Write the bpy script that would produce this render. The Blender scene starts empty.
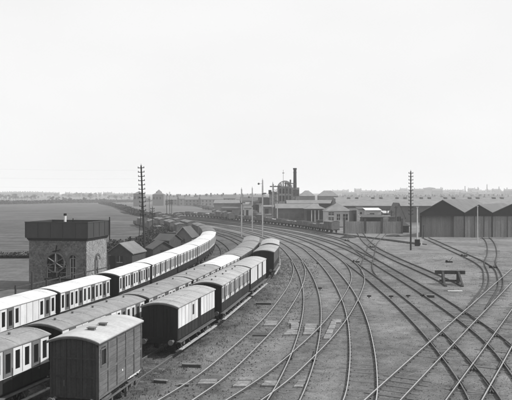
import bpy, bmesh, math, random
import numpy as np
from mathutils import Vector, Matrix, noise as mnoise
random.seed(7)
SC = bpy.context.scene
COL = SC.collection
PI = math.pi
R = math.radians

# ------------------------------------------------------------------ camera
cam_d = bpy.data.cameras.new('camera'); cam = bpy.data.objects.new('camera', cam_d); COL.objects.link(cam)
cam.location = (0, 0, 10); cam.rotation_euler = (PI/2, 0, 0)
cam_d.sensor_width = 36; cam_d.lens = 45.0; cam_d.shift_y = -5/512
cam_d.clip_start = .5; cam_d.clip_end = 20000
SC.camera = cam
# ------------------------------------------------------------------ sky, sun, exposure
SUN_AZ = math.atan2(.985, -.14)      # clockwise from +Y
SUN_EL = R(44)
w = bpy.data.worlds.new('World'); SC.world = w; w.use_nodes = True
nt = w.node_tree; nt.nodes.clear()
sky = nt.nodes.new('ShaderNodeTexSky'); sky.sky_type = 'NISHITA'; sky.sun_disc = False
sky.sun_elevation = SUN_EL; sky.sun_rotation = SUN_AZ; sky.air_density = 1.6; sky.dust_density = 2.5; sky.ozone_density = 1
sep = nt.nodes.new('ShaderNodeSeparateColor'); nt.links.new(sky.outputs[0], sep.inputs[0])
mx = nt.nodes.new('ShaderNodeMath'); mx.operation = 'MINIMUM'; mx.inputs[1].default_value = 9.3
ml = nt.nodes.new('ShaderNodeMath'); ml.operation = 'MULTIPLY'; ml.inputs[1].default_value = 16.0
nt.links.new(sep.outputs[2], ml.inputs[0]); nt.links.new(ml.outputs[0], mx.inputs[0])       # blue-sensitive plate: the sky is nearly white
bg = nt.nodes.new('ShaderNodeBackground'); bg.inputs[1].default_value = .10
tcw = nt.nodes.new('ShaderNodeTexCoord'); nw = nt.nodes.new('ShaderNodeTexNoise'); nw.inputs['Scale'].default_value = 2.2; nw.inputs['Detail'].default_value = 5
mw = nt.nodes.new('ShaderNodeMapping'); mw.inputs['Scale'].default_value = (1, 1, 2.5); nt.links.new(tcw.outputs['Generated'], mw.inputs[0]); nt.links.new(mw.outputs[0], nw.inputs['Vector'])
rw = nt.nodes.new('ShaderNodeMapRange'); rw.inputs['From Min'].default_value = .3; rw.inputs['From Max'].default_value = .7; rw.inputs['To Min'].default_value = .955; rw.inputs['To Max'].default_value = 1.03
nt.links.new(nw.outputs['Fac'], rw.inputs['Value']); mq = nt.nodes.new('ShaderNodeMath'); mq.operation = 'MULTIPLY'
nt.links.new(mx.outputs[0], mq.inputs[0]); nt.links.new(rw.outputs[0], mq.inputs[1]); nt.links.new(mq.outputs[0], bg.inputs[0])
wo = nt.nodes.new('ShaderNodeOutputWorld'); nt.links.new(bg.outputs[0], wo.inputs[0])
sd = bpy.data.lights.new('sun', 'SUN'); sd.energy = 5.0; sd.angle = R(.6); sd.color = (1, 1, 1)
so = bpy.data.objects.new('sun', sd); COL.objects.link(so)
sdir = Vector((math.sin(SUN_AZ)*math.cos(SUN_EL), math.cos(SUN_AZ)*math.cos(SUN_EL), math.sin(SUN_EL)))
so.rotation_euler = sdir.to_track_quat('Z', 'Y').to_euler()
SC.view_settings.view_transform = 'Standard'; SC.view_settings.look = 'None'
SC.view_settings.exposure = 0; SC.view_settings.gamma = 1
SC.cycles.max_bounces = 8; SC.cycles.volume_bounces = 6
SC.cycles.volume_step_rate = 4

# ------------------------------------------------------------------ materials (a monochrome plate: every material is a grey)
MATS = {}
def grey(name, v, rough=.85, scale=3., amt=.3, fine=40., famt=.15, bump=0., streak=None, metallic=0., spec=.3, plank=None):
    m = bpy.data.materials.new(name); m.use_nodes = True; t = m.node_tree; N = t.nodes; L = t.links
    b = N['Principled BSDF']; b.inputs['Roughness'].default_value = rough; b.inputs['Metallic'].default_value = metallic
    b.inputs['Specular IOR Level'].default_value = spec
    tc = N.new('ShaderNodeTexCoord'); oi = N.new('ShaderNodeObjectInfo')
    add = N.new('ShaderNodeVectorMath'); add.operation = 'ADD'
    sc = N.new('ShaderNodeVectorMath'); sc.operation = 'SCALE'; sc.inputs['Scale'].default_value = 37.
    cmb = N.new('ShaderNodeCombineXYZ'); L.new(oi.outputs['Random'], cmb.inputs[0]); L.new(oi.outputs['Random'], cmb.inputs[1])
    L.new(cmb.outputs[0], sc.inputs[0]); L.new(tc.outputs['Object'], add.inputs[0]); L.new(sc.outputs[0], add.inputs[1])
    vec = add.outputs[0]
    if streak:
        mp = N.new('ShaderNodeMapping'); mp.inputs['Scale'].default_value = streak; L.new(vec, mp.inputs[0]); v2 = mp.outputs[0]
    else: v2 = vec
    def nz(s, vv, det=6):
        n = N.new('ShaderNodeTexNoise'); n.inputs['Scale'].default_value = s; n.inputs['Detail'].default_value = det
        n.inputs['Roughness'].default_value = .62; L.new(vv, n.inputs['Vector']); return n.outputs['Fac']
    def mr(x, a, c):
        r = N.new('ShaderNodeMapRange'); r.inputs['From Min'].default_value = .25; r.inputs['From Max'].default_value = .75
        r.inputs['To Min'].default_value = a; r.inputs['To Max'].default_value = c; L.new(x, r.inputs['Value']); return r.outputs[0]
    def mul(a, c):
        q = N.new('ShaderNodeMath'); q.operation = 'MULTIPLY'; L.new(a, q.inputs[0])
        if isinstance(c, float): q.inputs[1].default_value = c
        else: L.new(c, q.inputs[1])
        return q.outputs[0]
    n1 = nz(scale, v2); n2 = nz(fine, vec, 3)
    val = mul(mul(mr(n1, 1-amt, 1+amt), mr(n2, 1-famt, 1+famt)), float(v))
    rnd = N.new('ShaderNodeMapRange'); rnd.inputs['To Min'].default_value = .9; rnd.inputs['To Max'].default_value = 1.1
    L.new(oi.outputs['Random'], rnd.inputs['Value']); val = mul(val, rnd.outputs[0])
    cl = N.new('ShaderNodeMath'); cl.operation = 'MINIMUM'; cl.inputs[1].default_value = .88; L.new(val, cl.inputs[0])
    L.new(cl.outputs[0], b.inputs['Base Color'])
    if bump:
        bp = N.new('ShaderNodeBump'); bp.inputs['Strength'].default_value = bump; bp.inputs['Distance'].default_value = .02
        L.new(n2, bp.inputs['Height']); L.new(bp.outputs[0], b.inputs['Normal'])
    MATS[name] = m
    return m
grey('rail_steel', .29, .6, 2, .15, metallic=.0, spec=.15)
grey('rail_shaded', .13, .7, 2, .2, spec=.1)  # darker copy of the rail steel, with shade put into its colour
grey('rail_rust', .055, .8, 4, .3, bump=.3)
grey('sleeper_wood', .10, .95, 2.5, .4, 30, .3, streak=(1, 1, 1))
grey('board_wood', .17, .9, 1.5, .5, 9, .4)
grey('dark_timber', .05, .9, 2.5, .35)
grey('coach_white', .52, .5, 1.0, .2, 15, .08, streak=(1, 1.5, .5))
grey('coach_white_dirty', .42, .6, .9, .28, 12, .12)
grey('coach_dark', .022, .55, 1.5, .35, 20, .15, spec=.2)
grey('coach_grey', .12, .5, 1.5, .25, 20, .1, spec=.4)
grey('coach_mid', .075, .55, 1.4, .3, 20, .1)
grey('end_black', .015, .7, 1.2, .4, 15, .2, streak=(3, 3, .5), spec=.15)
grey('glass_dark', .012, .12, 3, .2, spec=.6)
grey('glass_mid', .05, .15, 3, .3, spec=.6)
grey('roof_white', .50, .8, .8, .24, 9, .14, streak=(.5, 1.6, 1))
grey('roof_pale', .33, .85, .8, .22, 9, .12, streak=(.6, 1.6, 1))
grey('roof_grey', .20, .88, .8, .3, 9, .18, streak=(.5, 1.6, 1))
grey('roof_soft', .26, .88, .8, .3, 9, .18, streak=(.5, 1.6, 1))
grey('roof_mid', .13, .88, .8, .3, 9, .18, streak=(.5, 1.6, 1))
grey('roof_edge', .09, .8)
grey('iron_black', .014, .75, 3, .4, spec=.15)
grey('iron_grey', .10, .6, 3, .4)
grey('footboard', .30, .85, 2, .35, 12, .2)
grey('van_board', .105, .8, 1.3, .35, 14, .2, streak=(1, 1, 4.))
grey('van_end', .032, .85, 1.5, .35, 14, .25, streak=(4., 1, .6))
grey('chalk', .6, .9)
grey('wagon_wood', .09, .85, 1.3, .4, 10, .25)
grey('wagon_load', .14, .95, 1.3, .6, 6, .4, bump=.6)
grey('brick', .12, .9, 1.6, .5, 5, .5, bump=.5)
grey('brick_pale', .22, .9, 1.6, .4, 5, .4, bump=.4)  # paler copy of brick; on the tower side its paleness stands for sunlight
grey('stone_pale', .3, .85, 2, .2)
grey('tank_iron', .028, .55, .9, .3, 10, .15, streak=(1.2, 1.2, .35), spec=.5)
grey('tank_dark', .018, .7)
grey('paint_white', .55, .6, 2, .15)
grey('pole_wood', .025, .9, 2, .3)
grey('pole_dark', .05, .95, 3, .4)
grey('pole_pale', .42, .85, 1.5, .2)
grey('slate', .06, .75, .6, .25, 6, .15)
grey('slate_mid', .10, .8, .5, .25, 5, .15)
grey('slate_pale', .15, .8, .5, .25, 5, .15)
grey('corrugated', .07, .8, .5, .35, 6, .2, streak=(3, 1, .5))
grey('corrugated_dark', .014, .8, .5, .3, 6, .2)
grey('gate_board', .19, .85, .6, .25, 6, .2, streak=(3, 1, .5))
grey('shed_light', .155, .85, .6, .25, 6, .2, streak=(3, 1, .5))
grey('wall_brick', .075, .9, .4, .25, 3, .2)
grey('wall_pale', .38, .85, .4, .15, 3, .1)
grey('wall_mid', .13, .9, .4, .25, 3, .15)
grey('town_wall', .12, .9, .05, .3)
grey('town_roof', .10, .9, .05, .3)
grey('leaf', .055, .9, .8, .45, 4, .3)
grey('leaf_dark', .03, .9, .8, .45, 4, .3)
grey('bark', .05, .95, 3, .4)
grey('field_far', .10, .95, .01, .2)
grey('coal', .02, .7, 4, .4)
grey('lime', .42, .95, 1.5, .35, 8, .3, bump=.5)
grey('wire_metal', .15, .5)

# ------------------------------------------------------------------ helpers
class MB:
    def __init__(s): s.v = []; s.f = []; s.m = []
    def add(s, vs, fs, mi=0):
        n = len(s.v); s.v += [tuple(p) for p in vs]; s.f += [tuple(i+n for i in f) for f in fs]; s.m += [mi]*len(fs); return s
    def box(s, x0, x1, y0, y1, z0, z1, mi=0):
        return s.add([(x0,y0,z0),(x1,y0,z0),(x1,y1,z0),(x0,y1,z0),(x0,y0,z1),(x1,y0,z1),(x1,y1,z1),(x0,y1,z1)],
              [(0,3,2,1),(4,5,6,7),(0,1,5,4),(1,2,6,5),(2,3,7,6),(3,0,4,7)], mi)
    def bar(s, a, b, w, h=None, mi=0):
        a = Vector(a); b = Vector(b); d = (b-a); h = h or w
        if d.length < 1e-6: return s
        q = d.to_track_quat('Z', 'Y'); ux = q @ Vector((1,0,0))*w/2; uy = q @ Vector((0,1,0))*h/2
        vs = [a-ux-uy, a+ux-uy, a+ux+uy, a-ux+uy, b-ux-uy, b+ux-uy, b+ux+uy, b-ux+uy]
        return s.add(vs, [(0,3,2,1),(4,5,6,7),(0,1,5,4),(1,2,6,5),(2,3,7,6),(3,0,4,7)], mi)
    def tube(s, a, b, r0, r1=None, n=8, mi=0, cap=True):
        a = Vector(a); b = Vector(b); r1 = r0 if r1 is None else r1; q = (b-a).to_track_quat('Z', 'Y')
        ring = [q @ Vector((math.cos(2*PI*i/n), math.sin(2*PI*i/n), 0)) for i in range(n)]
        vs = [a+c*r0 for c in ring]+[b+c*r1 for c in ring]
        fs = [(i, (i+1)%n, n+(i+1)%n, n+i) for i in range(n)]
        if cap: fs += [tuple(range(n-1,-1,-1)), tuple(range(n,2*n))]
        return s.add(vs, fs, mi)
    def lathe(s, c, prof, n=12, mi=0):
        vs = []; fs = []
        for (r, z) in prof:
            vs += [(c[0]+r*math.cos(2*PI*i/n), c[1]+r*math.sin(2*PI*i/n), c[2]+z) for i in range(n)]
        for k in range(len(prof)-1):
            fs += [(k*n+i, k*n+(i+1)%n, (k+1)*n+(i+1)%n, (k+1)*n+i) for i in range(n)]
        fs += [tuple(range(n-1,-1,-1)), tuple(range((len(prof)-1)*n, len(prof)*n))]
        return s.add(vs, fs, mi)
    def prism(s, poly, y0, y1, mi=0):      # poly in XZ, extruded along Y
        n = len(poly)
        return s.add([(x,y0,z) for x,z in poly]+[(x,y1,z) for x,z in poly],
            [tuple(range(n)), tuple(range(2*n-1,n-1,-1))]+[((i+1)%n, i, n+i, n+(i+1)%n) for i in range(n)], mi)
    def mesh(s, name, mats):
        me = bpy.data.meshes.new(name); me.from_pydata(s.v, [], s.f)
        for m in ([mats] if isinstance(mats, str) else mats): me.materials.append(MATS[m])
        if not isinstance(mats, str): me.polygons.foreach_set('material_index', s.m)
        bm = bmesh.new(); bm.from_mesh(me); bmesh.ops.recalc_face_normals(bm, faces=bm.faces); bm.to_mesh(me); bm.free()
        return me
    def build(s, name, mats, parent=None, **k):
        return link(name, s.mesh(name, mats), parent, **k)
def link(name, me, parent=None, loc=None, rz=None, kind=None, label=None):
    o = bpy.data.objects.new(name, me); COL.objects.link(o)
    if parent is not None: o.parent = parent
    if loc is not None: o.location = loc
    if rz is not None: o.rotation_euler.z = rz
    if kind: o['kind'] = kind
    if label: o['label'] = label
    return o
def tag(o, label, cat, group=None, kind=None):
    if label: o['label'] = label
    if cat: o['category'] = cat
    if group: o['group'] = group
    if kind: o['kind'] = kind
    return o
def thing(name, label, cat, loc=(0,0,0), rz=0, group=None):
    o = bpy.data.objects.new(name, None); COL.objects.link(o); o.location = loc; o.rotation_euler.z = rz
    o.empty_display_size = .3
    return tag(o, label, cat, group)
def copy_tree(o, parent=None, loc=None, rz=None, label=None):
    c = o.copy(); COL.objects.link(c)
    if parent is not None: c.parent = parent
    if loc is not None: c.location = loc
    if rz is not None: c.rotation_euler.z = rz
    if label: c['label'] = label
    for ch in list(o.children): copy_tree(ch, c)
    return c
def smooth(me):
    me.polygons.foreach_set('use_smooth', [True]*len(me.polygons)); return me
def G(px, py, z=0.):           # a point of the 512x400 photograph on the plane at height z, as a place in the world
    Y = 640*(10-z)/(py-195); return ((px-256)*Y/640, Y)

# ------------------------------------------------------------------ track centre lines (metres: X, Y)
def curve(pts, step=1.0):
    P = [np.array(p, float) for p in pts]; P = [2*P[0]-P[1]]+P+[2*P[-1]-P[-2]]; out = []
    for i in range(1, len(P)-2):
        p0,p1,p2,p3 = P[i-1:i+3]; n = max(2, int(np.linalg.norm(p2-p1)/step))
        t0 = 0; t1 = t0+np.linalg.norm(p1-p0)**.5; t2 = t1+np.linalg.norm(p2-p1)**.5; t3 = t2+np.linalg.norm(p3-p2)**.5
        for k in range(n):
            t = t1+(t2-t1)*k/n
            A1=(t1-t)/(t1-t0)*p0+(t-t0)/(t1-t0)*p1; A2=(t2-t)/(t2-t1)*p1+(t-t1)/(t2-t1)*p2; A3=(t3-t)/(t3-t2)*p2+(t-t2)/(t3-t2)*p3
            B1=(t2-t)/(t2-t0)*A1+(t-t0)/(t2-t0)*A2; B2=(t3-t)/(t3-t1)*A2+(t-t1)/(t3-t1)*A3
            out.append((t2-t)/(t2-t1)*B1+(t-t1)/(t2-t1)*B2)
    out.append(P[-2])
    a = np.array(out)
    for _ in range(6): a[1:-1] = .25*a[:-2]+.5*a[1:-1]+.25*a[2:]
    return a
FARL = [(-22,235),(-50,290),(-95,360),(-190,480)]
TR = {
 'row1': [(-21.5,20),(-18.4,30),(-16.4,38.3),(-14.9,44.6),(-12.9,52.7),(-11.35,62.2),(-10.05,73.5),(-8.9,85),(-8.2,96.6),(-8.1,108),(-8.6,118),(-10.1,132),(-12.6,147),(-17,165),(-27,198),(-45,240),(-80,300),(-150,400)],
 'row2': [(-15.2,20),(-12.3,28.5),(-10.85,33.5),(-8.15,43.2),(-6.2,52.2),(-4.55,61.5),(-2.9,71.2),(-1.6,81.5),(-.75,93.3),(-.7,105),(-1.9,120),(-4.6,140),(-9.5,162),(-20,195),(-38,240),(-70,295),(-125,375)],
 'row3': [(-11.0,20),(-8.2,30),(-5.85,39.5),(-3.75,48.6),(-1.7,60),(-.05,69),(1.0,77),(1.95,87),(2.2,96),(2.0,106),(1.0,122),(-1.5,142),(-6,165),(-14,192),(-32,236),(-60,290),(-105,360)],
 'gap12': [(-14.2,34),(-11.9,43),(-9.9,53),(-8.0,62),(-6.5,73),(-5.4,84),(-4.9,96),(-5.2,110),(-7,127),(-10.5,146),(-17,170)],
 'T1': [(-8.2,20),(-3.6,31.5),(-2.64,34),(-1.59,38),(-.4,43),(1.15,50),(2.55,58),(3.93,67),(5.02,76),(5.82,86),(6.1,96)],
 'T2': [(-1.6,20),(1.4,31),(1.99,34),(2.7,38),(3.45,43),(4.32,50),(5.1,58),(5.69,67),(6.04,76),(6.2,86),(6.22,96),(6.04,106),(5.5,120),(4.3,134),(.5,158),(-8,192),(-20,225),(-45,280),(-85,350),(-180,480)],
 'T3': [(1.4,20),(5.1,31),(5.67,34),(6.36,38),(7.08,43),(7.95,50),(8.7,58),(9.3,67),(9.68,76),(9.9,86),(9.95,96),(9.8,106),(9.4,120),(7.8,135),(4.2,158),(-4,190),(-17,225),(-42,280),(-82,352),(-178,484)],
 'T4': [(-5.6,20),(-.5,31),(.9,34),(2.34,38),(4.05,43),(6.17,50),(8.25,58),(10.37,67),(12.15,76),(13.3,86),(13.75,96),(13.6,108)],
 'T5': [(8.6,20),(11.1,31),(11.55,34),(12,38),(12.48,43),(12.98,50),(13.37,58),(13.6,67),(13.78,76),(13.85,86),(13.8,96),(13.6,108),(12.9,122),(11.4,138),(8,160),(0,192),(-13,228),(-38,282),(-78,355),(-175,490)],
 'T6': [(11.5,20),(14.6,34),(15.5,38.5),(16.2,43),(16.76,50),(17.14,58),(17.4,67),(17.55,76),(17.65,86),(17.75,96),(17.5,108),(16.9,122),(15.4,138),(11.5,162),(3,195),(-10,230),(-36,286),(-75,358),(-172,495)],
 'T6b': [(17.75,94),(18.3,110),(19.2,128),(18.6,145),(14.8,168),(6.5,198),(-6,232),(-33,288),(-72,362),(-170,500)],
 'T7': [(21.75,71.2),(21.85,75.5),(21.8,86),(21.65,96),(21.75,106),(22,117),(23.4,135),(26.8,164),(27.2,168)],
 'T10': [(13.62,69),(13.78,75),(14.1,80),(15.2,88),(17.2,98),(20.3,113),(24,131),(31,158),(33.5,168)],
 'AB': [(.6,20),(6.2,31),(7.78,34),(9.89,38),(12.54,43),(16.24,50),(20.49,58),(25.24,67),(30,76),(35.3,86),(43,101),(51,116),(62,137)],
 'CD': [(4.3,20),(11.72,34),(13.86,38),(16.5,43),(20.2,50),(24.4,58),(29.1,67),(34,76.5),(41,90),(49,105),(60,126)],
 'T8': [(19.3,56),(21.6,61),(25.3,69),(28.6,78),(31.2,86),(33.2,96),(34.8,109),(36.3,122),(38.0,136),(39.4,149)],
 'T9': [(22.3,61.5),(24.5,66),(27.6,73.5),(30.2,81),(34,93),(39.5,107),(47,128),(51.5,142),(53.4,149)],
 'wag': [(33.5,128),(28,144),(20.6,164),(12.9,194),(1,228),(-17,270),(-45,318),(-90,385),(-160,480)],
}
CUR = {k: curve(v) for k, v in TR.items()}
def at_track(k, Y, off=0.):
    a = CUR[k]; i = int(np.clip(np.searchsorted(a[:,1], Y), 1, len(a)-1)); p, q = a[i-1], a[i]
    t = (Y-p[1])/(q[1]-p[1]); c = p+(q-p)*t; j0 = max(0, i-3); j1 = min(len(a)-1, i+2); d = a[j1]-a[j0]; d = d/np.linalg.norm(d)
    n = np.array([d[1], -d[0]]); c = c+n*off
    return float(c[0]), float(c[1]), math.atan2(-d[0], d[1])

# ------------------------------------------------------------------ ground
def grid_mesh(xs, ys, zf, attr=None):
    X, Yg = np.meshgrid(xs, ys); nx, ny = len(xs), len(ys); Z = zf(X, Yg)
    V = np.stack([X, Yg, Z], -1).reshape(-1, 3)
    i = np.arange(nx*ny).reshape(ny, nx); F = np.stack([i[:-1,:-1], i[:-1,1:], i[1:,1:], i[1:,:-1]], -1).reshape(-1, 4)
    me = bpy.data.meshes.new('ground'); me.vertices.add(len(V)); me.vertices.foreach_set('co', V.ravel())
    me.loops.add(F.size); me.loops.foreach_set('vertex_index', F.ravel())
    me.polygons.add(len(F)); me.polygons.foreach_set('loop_start', np.arange(0, F.size, 4)); me.polygons.foreach_set('loop_total', np.full(len(F), 4))
    me.update()
    if attr is not None:
        a = me.attributes.new('cinder', 'FLOAT', 'POINT'); a.data.foreach_set('value', attr(X, Yg).ravel().astype(np.float32))
    me.polygons.foreach_set('use_smooth', [True]*len(F))
    return me
SEG = []
for k, a in CUR.items():
    if k in ('wag', 'T8', 'T9', 'T10', 'row1', 'gap12'): continue
    SEG.append(a)
def yard_cinder(X, Y):
    d = np.full(X.shape, 9.)
    P = np.concatenate(SEG)
    # nearest centre-line distance, brute force by row
    for r in range(X.shape[0]):
        y = Y[r, 0]; sel = P[np.abs(P[:,1]-y) < 3.2]
        if len(sel):
            dd = np.sqrt((X[r][:,None]-sel[None,:,0])**2+(y-sel[None,:,1])**2).min(1); d[r] = dd
    c = np.clip((1.55-d)/.9, 0, 1)*.5
    # station side between and left of the carriage rows is sooty
    for r in range(X.shape[0]):
        y = Y[r,0]; xr = np.interp(y, CUR['row3'][:,1], CUR['row3'][:,0])
        c[r] = np.maximum(c[r], np.clip((xr+3.6-X[r])/2.4, 0, 1)*1.05)
    return c
def yard_z(X, Y):
    rng = np.random.RandomState(3); Z = rng.rand(*X.shape)*.012
    return Z-.010
def ground_material():
    m = bpy.data.materials.new('ash_ballast'); m.use_nodes = True; t = m.node_tree; N = t.nodes; L = t.links; b = N['Principled BSDF']
    b.inputs['Roughness'].default_value = .95; b.inputs['Specular IOR Level'].default_value = .15
    tc = N.new('ShaderNodeTexCoord'); at = N.new('ShaderNodeAttribute'); at.attribute_name = 'cinder'
    def nz(s, det=8, rg=.6, stretch=None):
        n = N.new('ShaderNodeTexNoise'); n.inputs['Scale'].default_value = s; n.inputs['Detail'].default_value = det; n.inputs['Roughness'].default_value = rg
        if stretch:
            mp = N.new('ShaderNodeMapping'); mp.inputs['Scale'].default_value = stretch; L.new(tc.outputs['Object'], mp.inputs[0]); L.new(mp.outputs[0], n.inputs['Vector'])
        else: L.new(tc.outputs['Object'], n.inputs['Vector'])
        return n.outputs['Fac']
    def mth(op, a, c):
        q = N.new('ShaderNodeMath'); q.operation = op
        for i, z in enumerate((a, c)):
            if isinstance(z, (int, float)): q.inputs[i].default_value = z
            else: L.new(z, q.inputs[i])
        return q.outputs[0]
    def mr(x, a, c, f0=.3, f1=.7):
        r = N.new('ShaderNodeMapRange'); r.inputs['From Min'].default_value = f0; r.inputs['From Max'].default_value = f1
        r.inputs['To Min'].default_value = a; r.inputs['To Max'].default_value = c; L.new(x, r.inputs['Value']); return r.outputs[0]
    base = mth('MULTIPLY', mth('MULTIPLY', at.outputs['Fac'], mr(nz(.5, 6), .5, 1.3)), mr(nz(1.6, 7, .75), .1, 1.5))
    val = mth('SUBTRACT', .143, mth('MULTIPLY', base, .085))
    val = mth('MULTIPLY', val, mr(nz(.09, 6, .65), .62, 1.32))
    val = mth('MULTIPLY', val, mr(nz(.9, 8, .7), .66, 1.34))
    val = mth('MULTIPLY', val, mr(nz(9., 4, .8), .55, 1.45))
    val = mth('MULTIPLY', val, mr(nz(30., 2, .8), .6, 1.4))
    # wet or oily dark stains with ragged outlines
    val = mth('MULTIPLY', val, mr(nz(.28, 9, .74), 1., .42, .53, .66))
    # scattered pale ash
    val = mth('MULTIPLY', val, mr(nz(.22, 9, .72), 1., 1.45, .60, .72))
    L.new(val, b.inputs['Base Color'])
    bp = N.new('ShaderNodeBump'); bp.inputs['Strength'].default_value = .7; bp.inputs['Distance'].default_value = .03
    L.new(nz(14., 5, .8), bp.inputs['Height']); L.new(bp.outputs[0], b.inputs['Normal'])
    MATS['ash_ballast'] = m
ground_material()
me = grid_mesh(np.arange(-62, 100, .5), np.arange(18, 215, .5), yard_z, yard_cinder); me.materials.append(MATS['ash_ballast'])
yd = link('yard_ground', me, kind='structure')
def far_material(name, v, s1, s2, band=None):
    m = bpy.data.materials.new(name); m.use_nodes = True; t = m.node_tree; N = t.nodes; L = t.links; b = N['Principled BSDF']
    b.inputs['Roughness'].default_value = .95; b.inputs['Specular IOR Level'].default_value = .1
    tc = N.new('ShaderNodeTexCoord'); cur = None
    for s, amt, st in ((s1, .22, None), (s2, .18, None), (s2*6, .2, None), band or (.05, .1, None)):
        n = N.new('ShaderNodeTexNoise'); n.inputs['Scale'].default_value = s; n.inputs['Detail'].default_value = 7
        mp = N.new('ShaderNodeMapping'); mp.inputs['Scale'].default_value = st or (1,1,1); L.new(tc.outputs['Object'], mp.inputs[0]); L.new(mp.outputs[0], n.inputs['Vector'])
        r = N.new('ShaderNodeMapRange'); r.inputs['From Min'].default_value = .3; r.inputs['From Max'].default_value = .7
        r.inputs['To Min'].default_value = 1-amt; r.inputs['To Max'].default_value = 1+amt; L.new(n.outputs['Fac'], r.inputs['Value'])
        q = N.new('ShaderNodeMath'); q.operation = 'MULTIPLY'; L.new(r.outputs[0], q.inputs[0])
        if cur is None: q.inputs[1].default_value = v
        else: L.new(cur, q.inputs[1])
        cur = q.outputs[0]
    L.new(cur, b.inputs['Base Color']); MATS[name] = m
far_material('far_earth', .09, .01, .06)
far_material('meadow_grass', .072, .025, .2, (.35, .4, (.15, 1, 1)))
far_material('rough_grass', .09, .08, .5)
def far_z(X, Y):
    h = np.clip((Y-900)/1500, 0, 1); h = h*h*(3-2*h)*14
    return -.06-.0*X+h*(1+.15*np.sin(X/310.)+.1*np.sin(X/97.+1))
xs = np.concatenate([np.arange(-2000, -400, 100), np.arange(-400, 500, 20), np.arange(500, 2301, 100)])
ys = np.concatenate([np.arange(-10, 500, 10), np.arange(500, 3001, 50)])
me = grid_mesh(xs, ys, far_z); me.materials.append(MATS['far_earth'])
link('ground', me, kind='structure')
# meadow on the left, edge from the water tower to the far hedge
EDGE = [(40,-24),(55,-22.5),(62,-20.5),(75,-26),(100,-25),(150,-27),(200,-30),(237,-36),(280,-50),(320,-66),(400,-88),(533,-122),(640,-155),(753,-198),(853,-290)]
def edge_x(Y): return np.interp(Y, [e[0] for e in EDGE], [e[1] for e in EDGE])
def meadow(name, Y0, Y1, dy, mat, z0, n=60, x1=None):
    ysr = np.arange(Y0, Y1+.01, dy); V = []; F = []
    for j, y in enumerate(ysr):
        xr = float(edge_x(y)) if x1 is None else x1; xl = -.75*y-40
        for i in range(n):
            u = i/(n-1); x = xr+(xl-xr)*u
            z = z0+.5*math.sin(x/40.)*math.sin(y/55.)*min(1, u*6)*(min(1, y/300))+ .04*mnoise.noise(Vector((x*.5, y*.5, 0)))
            V.append((x, y, z))
    for j in range(len(ysr)-1):
        for i in range(n-1): a = j*n+i; F.append((a, a+1, a+n+1, a+n))
    me = bpy.data.meshes.new(name); me.from_pydata(V, [], F); me.materials.append(MATS[mat]); smooth(me)
    return link(name, me, kind='structure')
meadow('meadow', 101, 860, 6, 'meadow_grass', .58)
meadow('grass_verge', 40, 101, 1.5, 'rough_grass', .16)

# ------------------------------------------------------------------ railway tracks
def sweep(path, off, prof, z0):
    """prof: closed list of (u,z); path offset sideways by off."""
    a = path; d = np.gradient(a, axis=0); d /= np.linalg.norm(d, axis=1)[:,None]; n = np.stack([d[:,1], -d[:,0]], 1)
    V = []; F = []; k = len(prof)
    for i in range(len(a)):
        for (u, z) in prof:
            p = a[i]+n[i]*(off+u); V.append((p[0], p[1], z+z0))
    for i in range(len(a)-1):
        for j in range(k): q = (j+1)%k; F.append((i*k+j, i*k+q, (i+1)*k+q, (i+1)*k+j))
    F.append(tuple(range(k))); F.append(tuple(range((len(a)-1)*k, len(a)*k)))
    return V, F
HEAD = [(-.029,.126),(.029,.126),(.024,.14),(-.024,.14)]
WEB = [(-.034,-.05),(.034,-.05),(.034,.1245),(-.034,.1245)]
TLAB = {
 'row1': 'railway track under the leftmost row of white-roofed carriages',
 'row2': 'railway track under the middle row of carriages',
 'row3': 'railway track under the right row of carriages and the grey van',
 'gap12': 'half buried siding between the leftmost and middle carriage rows',
 'T1': 'nearest open track, just right of the carriages, with timber crossing boards',
 'T2': 'second open track right of the carriages, curving gently away',
 'T3': 'curved track bending away left of the large bare patch of ash',
 'T4': 'long crossover track running diagonally over two curved tracks in front',
 'T5': 'running line crossed by both diagonal lines at the bottom right',
 'T6': 'running line just left of the buffer stop',
 'T6b': 'far branch track curving away past the wagons to the distance',
 'T7': 'siding that ends at the timber buffer stop',
 'T10': 'far connecting track leading up to the boarded engine gates',
 'AB': 'diagonal track crossing the yard to the far right, upper of two',
 'CD': 'diagonal track crossing the bottom right corner, lower of two',
 'T8': 'curved track leading to the gabled shed with dark door',
 'T9': 'curved track leading to the rightmost gabled sheds',
 'wag': 'track under the long string of dark goods wagons',
}
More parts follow.
